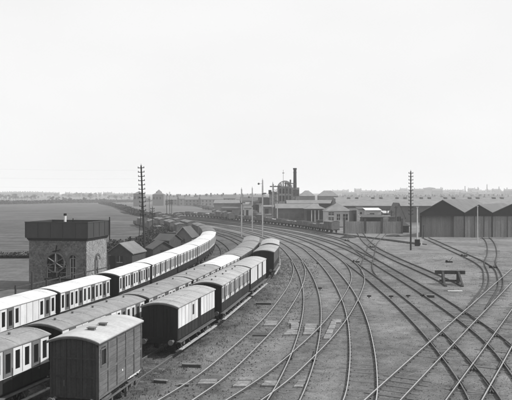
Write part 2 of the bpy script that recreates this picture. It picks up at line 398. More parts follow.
for idx, (k, a) in enumerate(CUR.items()):
    t = thing('railway_track', TLAB[k], 'railway track', (float(a[0][0]), float(a[0][1]), 0), 0, 'railway tracks in the yard')
    loc = a-a[0]; dz = idx*.0022
    rm = 'rail_steel' if k in ('T1','T2','T3','T4','AB','CD') else 'rail_shaded' if k in ('T5','T6','T6b','T7','row3') else 'rail_rust'  # lines seen from their unlit side get darker heads, shade in the colour
    for s in (-1, 1):
        mb = MB(); V, F = sweep(loc, s*.765, HEAD, dz); mb.add(V, F, 0); V, F = sweep(loc, s*.765, WEB, dz); mb.add(V, F, 1)
        mb.build('rail', [rm, 'rail_rust'], t)
    # sleepers: mostly buried in ash, only their tops show
    sl = MB(); ch = MB(); L = np.cumsum(np.r_[0, np.linalg.norm(np.diff(a, axis=0), axis=1)])
    s = .4; Lend = L[-1]
    rnd = random.Random(idx)
    while s < Lend:
        i = int(np.searchsorted(L, s)); i = min(max(i, 1), len(a)-1); u = (s-L[i-1])/(L[i]-L[i-1]); p = loc[i-1]+(loc[i]-loc[i-1])*u
        d = loc[i]-loc[i-1]; d = d/np.linalg.norm(d); n = np.array([d[1], -d[0]])
        yy = p[1]+a[0][1]
        if yy > 150: break
        zt = -.014+rnd.random()*.012; hl = 1.3+rnd.uniform(-.06, .06); hw = .125
        sk = rnd.uniform(-.05, .05)
        c = [p-n*hl-d*(hw+sk), p+n*hl-d*(hw-sk), p+n*hl+d*(hw+sk), p-n*hl+d*(hw-sk)]
        if rnd.random() > (.62 if k in ('T1','T2','T3','T4','row1','row2','row3') else .8):
            sl.add([(q[0], q[1], -.05) for q in c]+[(q[0], q[1], zt+dz) for q in c], [(4,5,6,7),(0,1,5,4),(1,2,6,5),(2,3,7,6),(3,0,4,7)])
        if yy < 60:
            for sd_ in (-1, 1):
                q = p+n*sd_*.765; ch.bar((q[0]-n[0]*.11, q[1]-n[1]*.11, .015+dz), (q[0]+n[0]*.11, q[1]+n[1]*.11, .015+dz), .09, .04)
        s += .86
    if sl.f: sl.build('sleeper', 'sleeper_wood', t, kind='stuff')
    if ch.f: ch.build('rail_chair', 'sleeper_wood', t, kind='stuff')
# guard rails beside the crossings
def intersect(k1, o1, k2, o2, Y0, Y1):
    """the place where two rails cross"""
    best = None
    for Y in np.arange(Y0, Y1, .05):
        x1, y1, r1 = at_track(k1, Y, o1); x2, y2, r2 = at_track(k2, Y, o2)
        # compare at equal Y: shift along heading
        x1 += (Y-y1)*math.tan(-r1); x2 += (Y-y2)*math.tan(-r2)
        d = abs(x1-x2)
        if best is None or d < best[0]: best = (d, x1, Y, r1, r2)
    return best
for (k1, k2, Y0, Y1) in (('T1','T4',20,34),('T2','T4',32,48),('T3','T4',45,62),('T5','AB',38,50),('T6','AB',44,58),('T5','CD',30,42),('T6','CD',36,50)):
    t = None
    for o1 in (-.765, .765):
        for o2 in (-.765, .765):
            b = intersect(k1, o1, k2, o2, Y0, Y1)
            if b[0] > .15: continue
            if t is None:
                c0 = (b[1], b[2]); nm = {'T1':'the nearest open track','T2':'the second open track','T3':'the long curved track','T5':'the line beside the ash patch','T6':'the line beside the buffer stop'}[k1]
                nm2 = {'T4': 'the crossover', 'AB': 'the upper diagonal', 'CD': 'the lower diagonal'}[k2]
                t = thing('crossing_guard_rails', 'short guard rails where '+nm+' meets '+nm2, 'guard rails', (c0[0], c0[1], .02), 0, 'guard rails at the crossings')
            for (r, s) in ((b[3], -1), (b[4], 1)):
                d = Vector((-math.sin(r), math.cos(r), 0)); n = Vector((math.cos(r), math.sin(r), 0))
                c = Vector((b[1]-c0[0], b[2]-c0[1], 0))+n*(.13*s*(1 if o1 > 0 else -1))
                MB().bar(c-d*1.3+Vector((0,0,.075)), c+d*1.3+Vector((0,0,.075)), .05, .07).build('guard_rail', 'rail_rust', t)

# ------------------------------------------------------------------ rolling stock
WH = {}
def wheelset_mesh():
    if 'w' in WH: return WH['w']
    mb = MB()
    for s in (-1, 1):
        x = s*.74; n = 20
        for r0, r1, w in ((.40, .48, .06), ):
            ring = []
            for i in range(n):
                c, q = math.cos(2*PI*i/n), math.sin(2*PI*i/n)
                ring += [(x-w, c*r0, q*r0), (x-w, c*r1, q*r1), (x+w, c*r1, q*r1), (x+w, c*r0, q*r0)]
            fs = []
            for i in range(n):
                a = i*4; b = ((i+1)%n)*4
                for j in range(4): fs.append((a+j, a+(j+1)%4, b+(j+1)%4, b+j))
            mb.add(ring, fs)
        for i in range(8):
            c, q = math.cos(2*PI*i/8), math.sin(2*PI*i/8); mb.bar((x, 0, 0), (x, c*.42, q*.42), .06, .05)
        mb.tube((x-.08, 0, 0), (x+.08, 0, 0), .1, n=8)
    mb.tube((-.95, 0, 0), (.95, 0, 0), .055, n=6)
    WH['w'] = mb.mesh('wheelset', 'iron_black'); return WH['w']
def buffer_mesh():
    if 'b' in WH: return WH['b']
    mb = MB(); mb.tube((0,0,0), (0,-.28,0), .10, .075, 8); mb.tube((0,-.28,0), (0,-.46,0), .045, n=8); mb.tube((0,-.46,0), (0,-.50,0), .17, .165, 14)
    WH['b'] = mb.mesh('buffer', 'iron_grey'); return WH['b']
def axlebox_mesh():
    if 'a' in WH: return WH['a']
    mb = MB(); mb.box(-.06,.1,-.13,.13,-.14,.12); mb.bar((.0,-.12,-.1),(.0,-.2,.45),.04,.05); mb.bar((.0,.12,-.1),(.0,.2,.45),.04,.05)
    for i, (l, z) in enumerate(((.5,.19),(.4,.155),(.28,.12))): mb.box(.0,.09,-l,l,z,z+.03)
    WH['a'] = mb.mesh('axlebox', 'iron_grey'); return WH['a']
def arc(hw, z0, rise, n=12):
    return [(-hw+2*hw*i/n, z0+rise*(1-((2*i/n-1))**2)) for i in range(n+1)]
def roof_mesh(Lh, hw, ze, rise, mat, t=.045, seams=0):
    mb = MB(); top = arc(hw, ze+t, rise); bot = arc(hw, ze, rise)
    n = len(top); ny = max(2, int(Lh)); V = []; F = []
    ring = top+bot[::-1]; k = len(ring)
    for j in range(ny+1):
        y = -Lh+2*Lh*j/ny
        for (x, z) in ring: V.append((x, y, z+(.012*mnoise.noise(Vector((x*2, y*1.3, 5))) if abs(x) < hw-.05 else 0)))
    for j in range(ny):
        for i in range(k):
            q = (i+1)%k; F.append((j*k+i, j*k+q, (j+1)*k+q, (j+1)*k+i))
    mb.add(V, F); F0 = []
    for j in (0, ny):
        for i in range(n-1): F0.append((j*k+i, j*k+i+1, j*k+k-2-i, j*k+k-1-i))
    mb.f += F0; mb.m += [0]*len(F0)
    return mb.mesh('roof', mat)
CACHE = {}
def cached(key, fn):
    if key not in CACHE: CACHE[key] = fn()
    return CACHE[key]
def ring_panel(x, w, z0, z1, wy0, wy1, wz0, wz1, t):
    """a vertical panel at +x, w wide along y, with a window opening"""
    mb = MB()
    mb.box(x, x+t, -w/2, wy0, z0, z1); mb.box(x, x+t, wy1, w/2, z0, z1); mb.box(x, x+t, wy0, wy1, z0, wz0); mb.box(x, x+t, wy0, wy1, wz1, z1)
    return mb
def seamy(Lh, hw, ze, rise, step, mat):
    def mk():
        mb = MB(); y = -Lh+step/2
        while y < Lh:
            top = arc(hw-.02, ze+.045, rise, 8)
            for (a, b) in zip(top[:-1], top[1:]): mb.bar((a[0], y, a[1]+.006), (b[0], y, b[1]+.006), .028, .02)
            y += step
        for xs_ in (-.42, .42):
            z = ze+.045+rise*(1-(xs_/hw)**2)
            mb.bar((xs_, -Lh, z+.004), (xs_, Lh, z+.004), .03, .018)
        return mb.mesh('roof_seam', mat)
    return cached(('seam', round(Lh,1), hw, ze, rise, step, mat), mk)
def underframe(t, L, hw, zb, axles, foot, far=False, six=True):
    mb = MB(); h = L/2
    mb.box(-hw+.12, hw-.12, -h, h, zb-.26, zb-.004)
    mb.build('solebar', 'iron_black', t)
    for y in axles:
        link('wheelset', wheelset_mesh(), t, (0, y, .61))
        for s in (1,) if far else (-1, 1):
            o = link('axlebox', axlebox_mesh(), t, (s*.98, y, .6));
            if s < 0: o.rotation_euler.z = PI
    for yy, rz in ((-h, 0), (h, PI)):
        if far and yy > 0: continue
        for s in (-1, 1): link('buffer', buffer_mesh(), t, (s*.87, yy, 1.02 if zb > 1.05 else .95), rz)
    if foot:
        mb = MB(); mb.box(hw+.02, hw+.24, -h+.1, h-.1, .40, .445)
        mb.build('lower_footboard', 'footboard', t)
        mb = MB(); mb.box(hw-.10, hw+.17, -h+.1, h-.1, zb-.17, zb-.13)
        y = -h+.6
        while y < h: mb.bar((hw-.12, y, zb-.15), (hw+.1, y, .44), .03, .05); y += 1.5
        mb.build('upper_footboard', 'iron_grey', t)
def end_boards(t, L, hw, zb, ze, rise, mat, n=5, both=False, far=False):
    """vertical boards on the end that faces the camera, framed; each can be told apart near by"""
    h = L/2; w = 2*hw/n
    for i in range(n):
        x0 = -hw+i*w+.012; x1 = x0+w-.024
        z0 = ze+rise*(1-(x0/hw)**2)-.05; z1 = ze+rise*(1-(x1/hw)**2)-.05; zm = ze+rise*(1-(((x0+x1)/2)/hw)**2)-.05
        mb = MB(); mb.prism([(x0, zb), (x1, zb), (x1, z1), ((x0+x1)/2, zm), (x0, z0)], -h-.03, -h+.0)
        mb.build('end_panel', mat, t)
    if not far:
        mb = MB()
        mb.box(-hw, hw, -h-.055, -h-.031, zb, zb+.12)
        for i in (-1, 1): mb.box(i*.45-.03, i*.45+.03, -h-.075, -h-.031, zb+.12, ze-.1)
        mb.build('end_frame', mat, t)
        mb = MB(); mb.tube((.25,-h-.04,zb-.1),(.25,-h-.1,zb-.5),.03,n=6); mb.tube((.25,-h-.1,zb-.5),(.22,-h-.06,zb-.75),.03,n=6)
        for k in range(3): mb.bar((0,-h-.05-.06*k,zb-.15-.12*k),(0,-h-.08-.06*k,zb-.27-.12*k),.05,.02)
        mb.build('coupling', 'iron_black', t)
def coach(k, Y0, Y1, label, roof, side='white', ends='end_black', hw=1.15, ze=3.0, rise=.25, wz=1.72, zb=1.02, far=False, lamp_n=4, group=None, door='coach_grey', wide=.60, plain=()):
    """compartment carriage running from Y0 to Y1 on track k"""
    x0, y0, _ = at_track(k, Y0); x1, y1, _ = at_track(k, Y1)
    L = math.hypot(x1-x0, y1-y0); cx, cy = (x0+x1)/2, (y0+y1)/2; rz = math.atan2(-(x1-x0), y1-y0); h = L/2
    t = thing('passenger_carriage', label, 'railway carriage', (cx, cy, .12), rz, group)
    mb = MB(); mb.prism([(-hw,zb),(hw,zb),(hw,ze)]+arc(hw,ze,rise-.02)[::-1][1:-1]+[(-hw,ze)], -h, h)
    mb.build('body', 'coach_dark', t)
    # panels
    white = {'white':'coach_white','dirty':'coach_white_dirty','mid':'coach_mid'}[side]
    n = max(3, int((L-.1)/wide)//3*3); w = (L-.08)/n; w_ = round(w, 3)
    pw = w-.04; z0, z1 = wz, ze-.07
    def q_m(): return ring_panel(hw, pw, z0, z1, -pw*.26, pw*.26, z0+.22, z1-.13, .028).mesh('quarterlight_panel', white)
    def d_m(): return ring_panel(hw, pw, z0, z1, -pw*.27, pw*.27, z0+.16, z1-.17, .034).mesh('door', door)
    def l_m(): return MB().box(hw, hw+.018, -pw/2, pw/2, zb+.05, z0-.03).mesh('lower_panel', 'coach_dark')
    def g_m(): return MB().box(hw+.001, hw+.008, -pw*.25, pw*.25, z0+.23, z1-.14).mesh('window', 'glass_dark')
    def p_m(): return MB().box(hw, hw+.026, -pw/2, pw/2, z0, z1).mesh('blank_panel', white)
    def h_m():
        m_ = MB(); m_.tube((hw+.03, pw*.3, z0-.14), (hw+.1, pw*.3, z0-.14), .02, n=6); m_.bar((hw+.05, pw*.42, z0-.02), (hw+.05, pw*.42, z0+.35), .025); return m_.mesh('handle', 'iron_grey')
    kk = (w_, hw, ze, wz, zb, white, door)
    for i in range(n):
        y = -h+.04+w*(i+.5)
        if i in plain: link('blank_panel', cached(('p',)+kk, p_m), t, (0, y, 0)); link('lower_panel', cached(('l',)+kk, l_m), t, (0, y, 0)); continue
        if i % 3 == 1:
            d = link('door', cached(('d',)+kk, d_m), t, (0, y, 0))
            link('window', cached(('g',)+kk, g_m), d)
            if not far: link('handle', cached(('h',)+kk, h_m), d)
        else:
            d = link('quarterlight_panel', cached(('q',)+kk, q_m), t, (0, y, 0)); link('window', cached(('g',)+kk, g_m), d)
        link('lower_panel', cached(('l',)+kk, l_m), t, (0, y, 0))
    mb = MB(); mb.box(hw, hw+.03, -h, h, wz-.028, wz-.003); mb.box(hw, hw+.03, -h, h, ze-.068, ze-.02)
    mb.build('beading', 'coach_white' if side == 'white' else 'coach_mid', t)
    mb = MB(); mb.box(-hw-.02, -hw, -h+.05, h-.05, wz, ze-.07); mb.build('far_side_panel', white, t)
    rm = roof_mesh(h+.07, hw+.09, ze-.01, rise, roof); link('roof', rm, t)
    link('roof_seam', seamy(h+.05, hw+.09, ze-.01, rise, 2.2, roof), t)
    mb = MB()
    for a, b in zip(arc(hw+.1, ze-.05, rise)[:-1], arc(hw+.1, ze-.05, rise)[1:]): mb.bar((a[0],-h-.075,a[1]), (b[0],-h-.075,b[1]), .035, .08)
    mb.build('roof_edge', 'roof_edge', t)
    if lamp_n:
        def lm():
            m_ = MB(); m_.lathe((0,0,0), [(.06,-.05),(.06,.03),(.045,.04),(.075,.07),(.075,.09),(.02,.12)], 10); return m_.mesh('roof_lamp', 'roof_edge')
        for i in range(lamp_n):
            y = -h+L*(i+.5)/lamp_n; link('roof_lamp', cached('lamp', lm), t, (.0 if i % 2 else .15, y, ze+rise+.035))
    underframe(t, L, hw, zb, (-h+1.6, 0, h-1.6) if L > 8.4 else (-h+1.5, h-1.5), not far or k == 'row3', far)
    end_boards(t, L, hw, zb, ze, rise, ends, 5, far=far)
    return t
def van(k, Y0, Y1, label, roof, upper, lower, hw=1.15, ze=3.0, rise=.25, wz=1.72, zb=1.02, slots=(), windows=(), end='end_black', foot=True, far=False, npan=None, group=None, seams=True, name='brake_van', cat='railway van'):
    x0, y0, _ = at_track(k, Y0); x1, y1, _ = at_track(k, Y1)
    L = math.hypot(x1-x0, y1-y0); cx, cy = (x0+x1)/2, (y0+y1)/2; rz = math.atan2(-(x1-x0), y1-y0); h = L/2
    t = thing(name, label, cat, (cx, cy, .12), rz, group)
    mb = MB(); mb.prism([(-hw,zb),(hw,zb),(hw,ze)]+arc(hw,ze,rise-.02)[::-1][1:-1]+[(-hw,ze)], -h, h); mb.build('body', 'coach_dark', t)
    npan = npan or int(L/.6); w = (L-.06)/npan
    for i in range(npan):
        y = -h+.03+w*(i+.5); pw = w-.055
        if i in slots:
            mb = MB(); mb.box(hw, hw+.012, -pw/2, pw/2, zb+.04, ze-.1); d = mb.build('door', 'end_black', t, loc=(0, y, 0)); continue
        if i in windows:
            o = ring_panel(hw, pw, wz, ze-.07, -pw*.3, pw*.3, wz+.35, ze-.25, .028).build('window_panel', upper, t, loc=(0, y, 0))
            MB().box(hw+.001, hw+.008, -pw*.29, pw*.29, wz+.36, ze-.26).build('window', 'glass_dark', o)
        else:
            link('side_panel', cached(('vp', round(w,3), hw, wz, ze, upper), lambda: MB().box(hw, hw+.028, -pw/2, pw/2, wz, ze-.07).mesh('side_panel', upper)), t, (0, y, 0))
        link('lower_panel', cached(('vl', round(w,3), hw, wz, zb, lower), lambda: MB().box(hw, hw+.018, -pw/2, pw/2, zb+.04, wz-.03).mesh('lower_panel', lower)), t, (0, y, 0))
    mb = MB(); mb.box(-hw-.02, -hw, -h+.05, h-.05, wz, ze-.07); mb.build('far_side_panel', upper, t)
    link('roof', roof_mesh(h+.07, hw+.09, ze-.01, rise, roof), t)
    if seams: link('roof_seam', seamy(h+.05, hw+.09, ze-.01, rise, 2.0, roof), t)
    mb = MB()
    for a, b in zip(arc(hw+.1, ze-.05, rise)[:-1], arc(hw+.1, ze-.05, rise)[1:]): mb.bar((a[0],-h-.075,a[1]), (b[0],-h-.075,b[1]), .035, .08)
    mb.build('roof_edge', 'roof_edge', t)
    underframe(t, L, hw, zb, (-h+1.6, 0, h-1.6) if L > 8.4 else (-h+1.4, h-1.4), foot, far)
    end_boards(t, L, hw, zb, ze, rise, end, 5, far=far)
    return t
G1, G2, G3 = 'white-roofed carriages in the leftmost row', 'carriages in the middle row', 'vehicles in the right row'
# row 1
for (a, b, lab, pl) in (
  (27.3, 35.8, 'white and dark carriage at the left edge, frontmost of the leftmost row', ()),
  (36.3, 44.4, 'white-roofed carriage in front of the water tower, cut by the left edge', (6, 7, 8)),
  (44.95, 52.3, 'second visible carriage of the leftmost row, in front of the tower arch', ()),
  (54.0, 62.0, 'third white-roofed carriage of the leftmost row, before the small gabled hut', ()),
  (62.6, 72.9, 'fourth white-roofed carriage of the leftmost row, below the tall pole', ()),
  (73.4, 84.7, 'fifth white-roofed carriage of the leftmost row, beside the sloping dark sheds', ()),
  (85.3, 96.2, 'sixth white-roofed carriage of the leftmost row, beside the gabled cabin', ()),
  (96.7, 106.4, 'seventh white-roofed carriage, where the leftmost row starts to bend', ()),
  (106.9, 117.0, 'last white-roofed carriage at the far end of the leftmost row', ())):
    coach('row1', a, b, lab, 'roof_white', 'white', ze=3.05, far=a > 60, group=G1, plain=pl, lamp_n=0)
for (a, b, lab) in ((119.5, 129.5, 'dark-roofed carriage just behind the last white-roofed one'), (130.2, 140.5, 'furthest dark-roofed carriage at the bend behind the gabled cabin')):
    coach('row1', a, b, lab, 'roof_mid', 'mid', far=True, lamp_n=0, group=G1, door='coach_mid')
# row 2
for (a, b, lab, rf, sd_, ln) in (
  (22.4, 31.9, 'grey-roofed carriage with white framed windows at the lower left corner', 'roof_grey', 'white', 3),
  (32.9, 42.2, 'grey-roofed carriage of the middle row just behind the near van', 'roof_grey', 'white', 5),
  (42.8, 51.6, 'third grey-roofed carriage of the middle row, beside the black-ended van', 'roof_grey', 'dirty', 3),
  (52.1, 60.9, 'fourth grey-roofed carriage of the middle row, before the pale-roofed one', 'roof_grey', 'dirty', 3),
  (61.4, 70.7, 'only white-roofed carriage of the middle row', 'roof_white', 'white', 0),
  (71.3, 81.0, 'dark-roofed carriage directly beyond the white-roofed one, middle row', 'roof_grey', 'mid', 0),
  (81.6, 92.6, 'second last carriage of the middle row, with a patched grey roof', 'roof_grey', 'mid', 0),
  (93.4, 103.5, 'last carriage of the middle row with a pale curved roof end', 'roof_grey', 'mid', 0)):
    coach('row2', a, b, lab, rf, sd_, far=a > 55, group=G2, lamp_n=ln, door='coach_grey' if sd_ == 'white' else 'coach_mid')
# row 3
van('row3', 39.3, 46.8, 'black-ended brake van with white upper panels and a dark doorway', 'roof_soft', 'coach_white', 'coach_dark', slots=(6,), windows=(4,), npan=12, group=G3)
coach('row3', 48.7, 59.6, 'six-compartment grey-panelled carriage between the two white-sided vans', 'roof_soft', 'dirty', group=G3, lamp_n=6, door='coach_grey')
van('row3', 60.3, 68.9, 'white-sided luggage van with two dark doorways behind the grey-panelled carriage', 'roof_pale', 'coach_white', 'coach_dark', slots=(5, 9), npan=13, group=G3, wz=1.5, far=True)
van('row3', 76.3, 85.0, 'dark van with a dull roof standing apart near the end of the right row', 'roof_soft', 'coach_mid', 'coach_dark', hw=1.2, ze=3.05, npan=9, group=G3, windows=(7,), far=True)
van('row3', 85.8, 94.6, 'last van of the right row, its pale roof catching the sun', 'roof_pale', 'coach_mid', 'coach_dark', hw=1.2, ze=3.1, rise=.34, npan=9, group=G3, far=True)

# the near goods van, with framed boarded sides
def near_van():
    x0, y0, _ = at_track('row3', 27.8, .62); x1, y1, _ = at_track('row3', 32.75, .62)
    x0, y0 = -7.95, 27.95; x1, y1 = -6.95, 32.75
    L = math.hypot(x1-x0, y1-y0); cx, cy = (x0+x1)/2, (y0+y1)/2; rz = math.atan2(-(x1-x0), y1-y0); h = L/2; hw = 1.12; zb, ze, rise = 1.0, 3.46, .25
    t = thing('goods_van', 'tall grey boarded van with pale roof, nearest vehicle in the foreground', 'railway van', (cx, cy, .12), rz, G3)
    mb = MB(); mb.prism([(-hw,zb),(hw,zb),(hw,ze)]+arc(hw,ze,rise-.02)[::-1][1:-1]+[(-hw,ze)], -h, h); mb.build('body', 'van_end', t)
    # side boards laid horizontally
    nb = 11; bh = (ze-.06-zb-.1)/nb
    rr = random.Random(4)
    for i in range(nb):
        z0 = zb+.1+i*bh
        mb = MB(); wy0, wy1, wz0, wz1 = -h+.28, -h+.72, 2.42, 3.08
        ja = rr.uniform(0, .008)
        if z0+bh > wz0+.02 and z0 < wz1-.02:
            mb.box(hw, hw+.022+ja, -h+.02, wy0, z0+.006, z0+bh-.006); mb.box(hw, hw+.022+ja, wy1, h-.02, z0+.006, z0+bh-.006)
        else: mb.box(hw, hw+.022+ja, -h+.02, h-.02, z0+.006, z0+bh-.006)
        mb.build('side_board', 'van_board', t)
    mb = MB(); mb.box(hw+.001, hw+.01, -h+.28, -h+.72, 2.42, 3.08); mb.build('window', 'glass_dark', t)
    mb = MB(); mb.box(hw+.03, hw+.055, -h+.22, -h+.28, 2.36, 3.14); mb.box(hw+.03, hw+.055, -h+.72, -h+.78, 2.36, 3.14); mb.box(hw+.03, hw+.055, -h+.28, -h+.72, 3.08, 3.14); mb.box(hw+.03, hw+.06, -h+.28, -h+.72, 2.36, 2.42); mb.build('window_frame', 'van_board', t)
    # frame posts and rails
    for y in (-h+.04, -h+.98, -h+1.95, -h+2.95, -h+3.95, h-.04):
        mb = MB(); mb.box(hw+.028, hw+.062, y-.045, y+.045, zb+.0, ze-.04); mb.build('side_post', 'van_board', t)
    for z in (zb+.05, 2.1, ze-.09):
        mb = MB()
        for a, b in zip((-h+.085, -h+1.025, -h+1.995, -h+2.995, -h+3.995), (-h+.935, -h+1.905, -h+2.905, -h+3.905, h-.085)): 
            if z == 2.1 or True: mb.box(hw+.03, hw+.055, a, b, z-.05, z+.05)
        mb.build('side_rail', 'van_board', t)
    mb = MB(); rr = random.Random(2)
    mb.lathe((0,0,0), [(.055,0),(.05,.006)], 10); o = mb.build('chalk_mark', 'chalk', t, loc=(hw+.035, -h+2.55, 1.62)); o.rotation_euler = (0, PI/2, 0)
    mb = MB(); y = h-1.75
    for i in range(9):
        l_ = rr.uniform(.07, .17); mb.box(hw+.063, hw+.067, y, y+l_, zb-.01+rr.uniform(-.02,.03), zb+.06+rr.uniform(0,.04)); y += l_+rr.uniform(.03, .06)
    mb.build('chalk_mark', 'chalk', t)
    # end: three framed bays of vertical boards
    n = 9; w_ = 2*hw/n
    for i in range(n):
        a = -hw+i*w_+.006; b = a+w_-.012; f = lambda x: ze+rise*(1-(x/hw)**2)-.05
        MB().prism([(a,zb),(b,zb),(b,f(b)),((a+b)/2,f((a+b)/2)),(a,f(a))], -h-.025-rr.uniform(0,.006), -h).build('end_board', 'van_end', t)
    for x in (-hw+.05, -hw/3, hw/3, hw-.05):
        MB().box(x-.04, x+.04, -h-.07, -h-.032, zb, ze+rise*(1-(x/hw)**2)-.06).build('end_post', 'van_end', t)
    for z in (zb+.06, 1.95, 2.75):
        mb = MB()
        for a, b in zip((-hw+.09, -hw/3+.04, hw/3+.04), (-hw/3-.04, hw/3-.04, hw-.09)): mb.box(a, b, -h-.055, -h-.033, z-.035, z+.035)
        mb.build('end_rail', 'van_end', t)
    mb = MB(); mb.bar((-.42,-h-.09,1.55),(-.42,-h-.09,1.78),.03); mb.bar((-.42,-h-.05,1.55),(-.42,-h-.1,1.55),.03); mb.bar((-.42,-h-.05,1.78),(-.42,-h-.1,1.78),.03)
    mb.build('handle', 'iron_grey', t)
    link('roof', roof_mesh(h+.1, hw+.12, ze-.01, rise, 'roof_pale'), t)
    mb = MB()
    A = arc(hw+.125, ze-.045, rise)
    for a, b in zip(A[:-1], A[1:]): mb.bar((a[0],-h-.105,a[1]), (b[0],-h-.105,b[1]), .035, .08)
    mb.box(hw+.09, hw+.13, -h-.08, h+.08, ze-.05, ze-.012)
    mb.build('roof_edge', 'roof_edge', t)
    for (x, y) in ((.25, -.1), (.2, -1.15)):
        mb = MB(); mb.box(-.16, .16, -.1, .1, -.02, .09); mb.box(-.2, .2, -.14, .14, .09, .115); mb.build('roof_vent', 'iron_grey', t, loc=(x, y, ze+rise*(1-(x/(hw+.12))**2)+.04))
    underframe(t, L, hw, zb, (-h+1.05, h-1.05), False)
    mb = MB(); z = .62
    mb.bar((hw+.02,-h+.15,z+.12),(hw+.02,h-.5,z+.12),.05,.08); mb.bar((hw+.04,h-.9,.35),(hw+.04,h-.2,.62),.05,.06)
    for y in (-h+1.05, h-1.05):
        for s in (-1, 1): mb.bar((hw-.16,y+s*.2,.55),(hw-.1,y+s*.55,.98),.05,.06); mb.box(hw-.15,hw-.05,y+s*.56-.07,y+s*.56+.07,.38,.72)
    mb.build('brake_gear', 'iron_grey', t)
    mb = MB(); mb.box(-hw+.02, hw-.02, -h-.16, -h-.06, zb-.3, zb-.02); mb.build('headstock', 'iron_black', t)
    mb = MB(); 
    for k in range(4): mb.bar((.0,-h-.1-.05*k,zb-.15-.13*k),(.0,-h-.12-.05*k,zb-.27-.13*k),.06,.025)
    mb.tube((.3,-h-.1,zb-.02),(.3,-h-.16,zb-.62),.035,n=6); mb.build('coupling', 'iron_black', t)
near_van()

# goods wagons, a long string
WL = [
 ('open goods wagon', 5.3), ]
def wagon(k, Y0, L, label, style, rr):
    x0, y0, _ = at_track(k, Y0); x1, y1, _ = at_track(k, Y0+L)
    cx, cy = (x0+x1)/2, (y0+y1)/2; rz = math.atan2(-(x1-x0), y1-y0); L_ = L; h = L_/2; hw = 1.15
    t = thing('goods_wagon', label, 'goods wagon', (cx, cy, .1), rz, 'goods wagons in the long string')
    mat = 'wagon_wood'
    if style == 'covered':
        mb = MB(); mb.prism([(-hw,1.05),(hw,1.05),(hw,2.9)]+arc(hw,2.9,.3)[::-1][1:-1]+[(-hw,2.9)], -h, h); mb.build('body', mat, t)
        link('roof', cached(('wr', round(h,1)), lambda: roof_mesh(h+.05, hw+.08, 2.9, .32, 'roof_mid')), t)
    else:
        ht = 1.9 if style == 'low' else 2.25
        mb = MB(); mb.box(-hw, -hw+.08, -h, h, 1.05, ht); mb.box(hw-.08, hw, -h, h, 1.05, ht); mb.box(-hw+.08, hw-.08, -h, -h+.08, 1.05, ht); mb.box(-hw+.08, hw-.08, h-.08, h, 1.05, ht); mb.box(-hw+.08, hw-.08, -h+.08, h-.08, 1.05, 1.15)
        mb.build('body', mat, t)
        # load: a lumpy heap
        V = []; F = []; n = 7; m = 4
        for j in range(n):
            for i in range(m):
                x = -hw+.09+(2*hw-.18)*i/(m-1); y = -h+.09+(2*h-.18)*j/(n-1)
                e = 0 if i in (0, m-1) or j in (0, n-1) else rr.uniform(.1, .4)
                V.append((x, y, ht-.25+e))
        for j in range(n-1):
            for i in range(m-1): F.append((j*m+i, j*m+i+1, (j+1)*m+i+1, (j+1)*m+i))
        MB().add(V, F).build('load', rr.choice(['wagon_load', 'coal', 'wagon_load', 'lime'] if style == 'low' else ['wagon_load', 'coal', 'coal']), t)
    mb = MB(); mb.box(-hw+.1, hw-.1, -h, h, .82, 1.046); mb.build('solebar', 'iron_black', t)
    for s in (-1.35, 1.35): link('wheelset', wheelset_mesh(), t, (0, s, .58))
    for s in (-1, 1): 
        link('buffer', buffer_mesh(), t, (s*.87, -h, .98)); 
    for y in (-h+.05, -1, 1, h-.05): MB().box(-hw-.03, -hw-.001, y-.05, y+.05, 1.0, 1.88 if style != 'covered' else 2.85).build('side_stanchion', 'iron_black', t)
    return t
rr = random.Random(11); rr_w = random.Random(12); Y = 164.5; styles = ['covered','high','low','high','high','low','low','high','low','high','covered','low','high','low','high','low','high','covered','high','low','high','low','high','low']
desc = {'covered':'covered dark goods van','high':'high-sided open wagon','low':'low open wagon'}
ordn = ['nearest','second','third','fourth','fifth','sixth','seventh','eighth','ninth','tenth','eleventh','twelfth','thirteenth','fourteenth','fifteenth','sixteenth','seventeenth','eighteenth','nineteenth','twentieth','twenty-first','twenty-second','twenty-third','twenty-fourth']
for i, s in enumerate(styles):
    lab = desc[s]+' in the long string, '+ordn[i]+' from its right end'
    wagon('wag', Y, 5.2, lab, s, rr); Y += 5.2*.93+.95

# ------------------------------------------------------------------ crossing boards, troughs and small yard things
def slab(parent, quad, z0, z1, mat, name='board'):
    c = np.mean(quad, 0); mb = MB()
    mb.add([(q[0], q[1], z0) for q in quad]+[(q[0], q[1], z1) for q in quad], [(0,3,2,1),(4,5,6,7),(0,1,5,4),(1,2,6,5),(2,3,7,6),(3,0,4,7)])
    return mb.build(name, mat, parent)
def board_row(label, quads, n, z1=.10):
    c = G(*quads[0][0]); t = thing('timber_crossing', label, 'timber crossing', (c[0], c[1], 0), 0, 'timber crossings laid over the point rods')
    for q in quads:
        P = [np.array(G(*p))-np.array(c) for p in q[:4]]; nn = q[4] if len(q) > 4 else n; mat = q[5] if len(q) > 5 else 'board_wood'
        for i in range(nn):     # planks side by side along the long direction
            a = (i+.06)/nn; b = (i+.94)/nn; e0 = random.uniform(0,.07); e1 = 1-random.uniform(0,.09)
            A0, B0 = P[0]+(P[3]-P[0])*a, P[1]+(P[2]-P[1])*a; A1, B1 = P[0]+(P[3]-P[0])*b, P[1]+(P[2]-P[1])*b
            quad = [A0+(B0-A0)*e0, A0+(B0-A0)*e1, A1+(B1-A1)*e1, A1+(B1-A1)*e0]
            slab(t, quad, -.02, z1+random.uniform(-.012, .012), mat)
    return t
board_row('pale planks between the rails across the two nearest open tracks', [
   [(263,326.5),(276,326.5),(278.5,321.5),(266.5,321.5),2], [(287.5,324.6),(298,324.6),(300,321.4),(289,321.4),2],
   [(252,336.5),(270,336.5),(272,333.8),(254.5,333.8),1,'dark_timber'], [(283.2,336),(291,336),(295.5,330.3),(288.5,330.3),3]], 2)
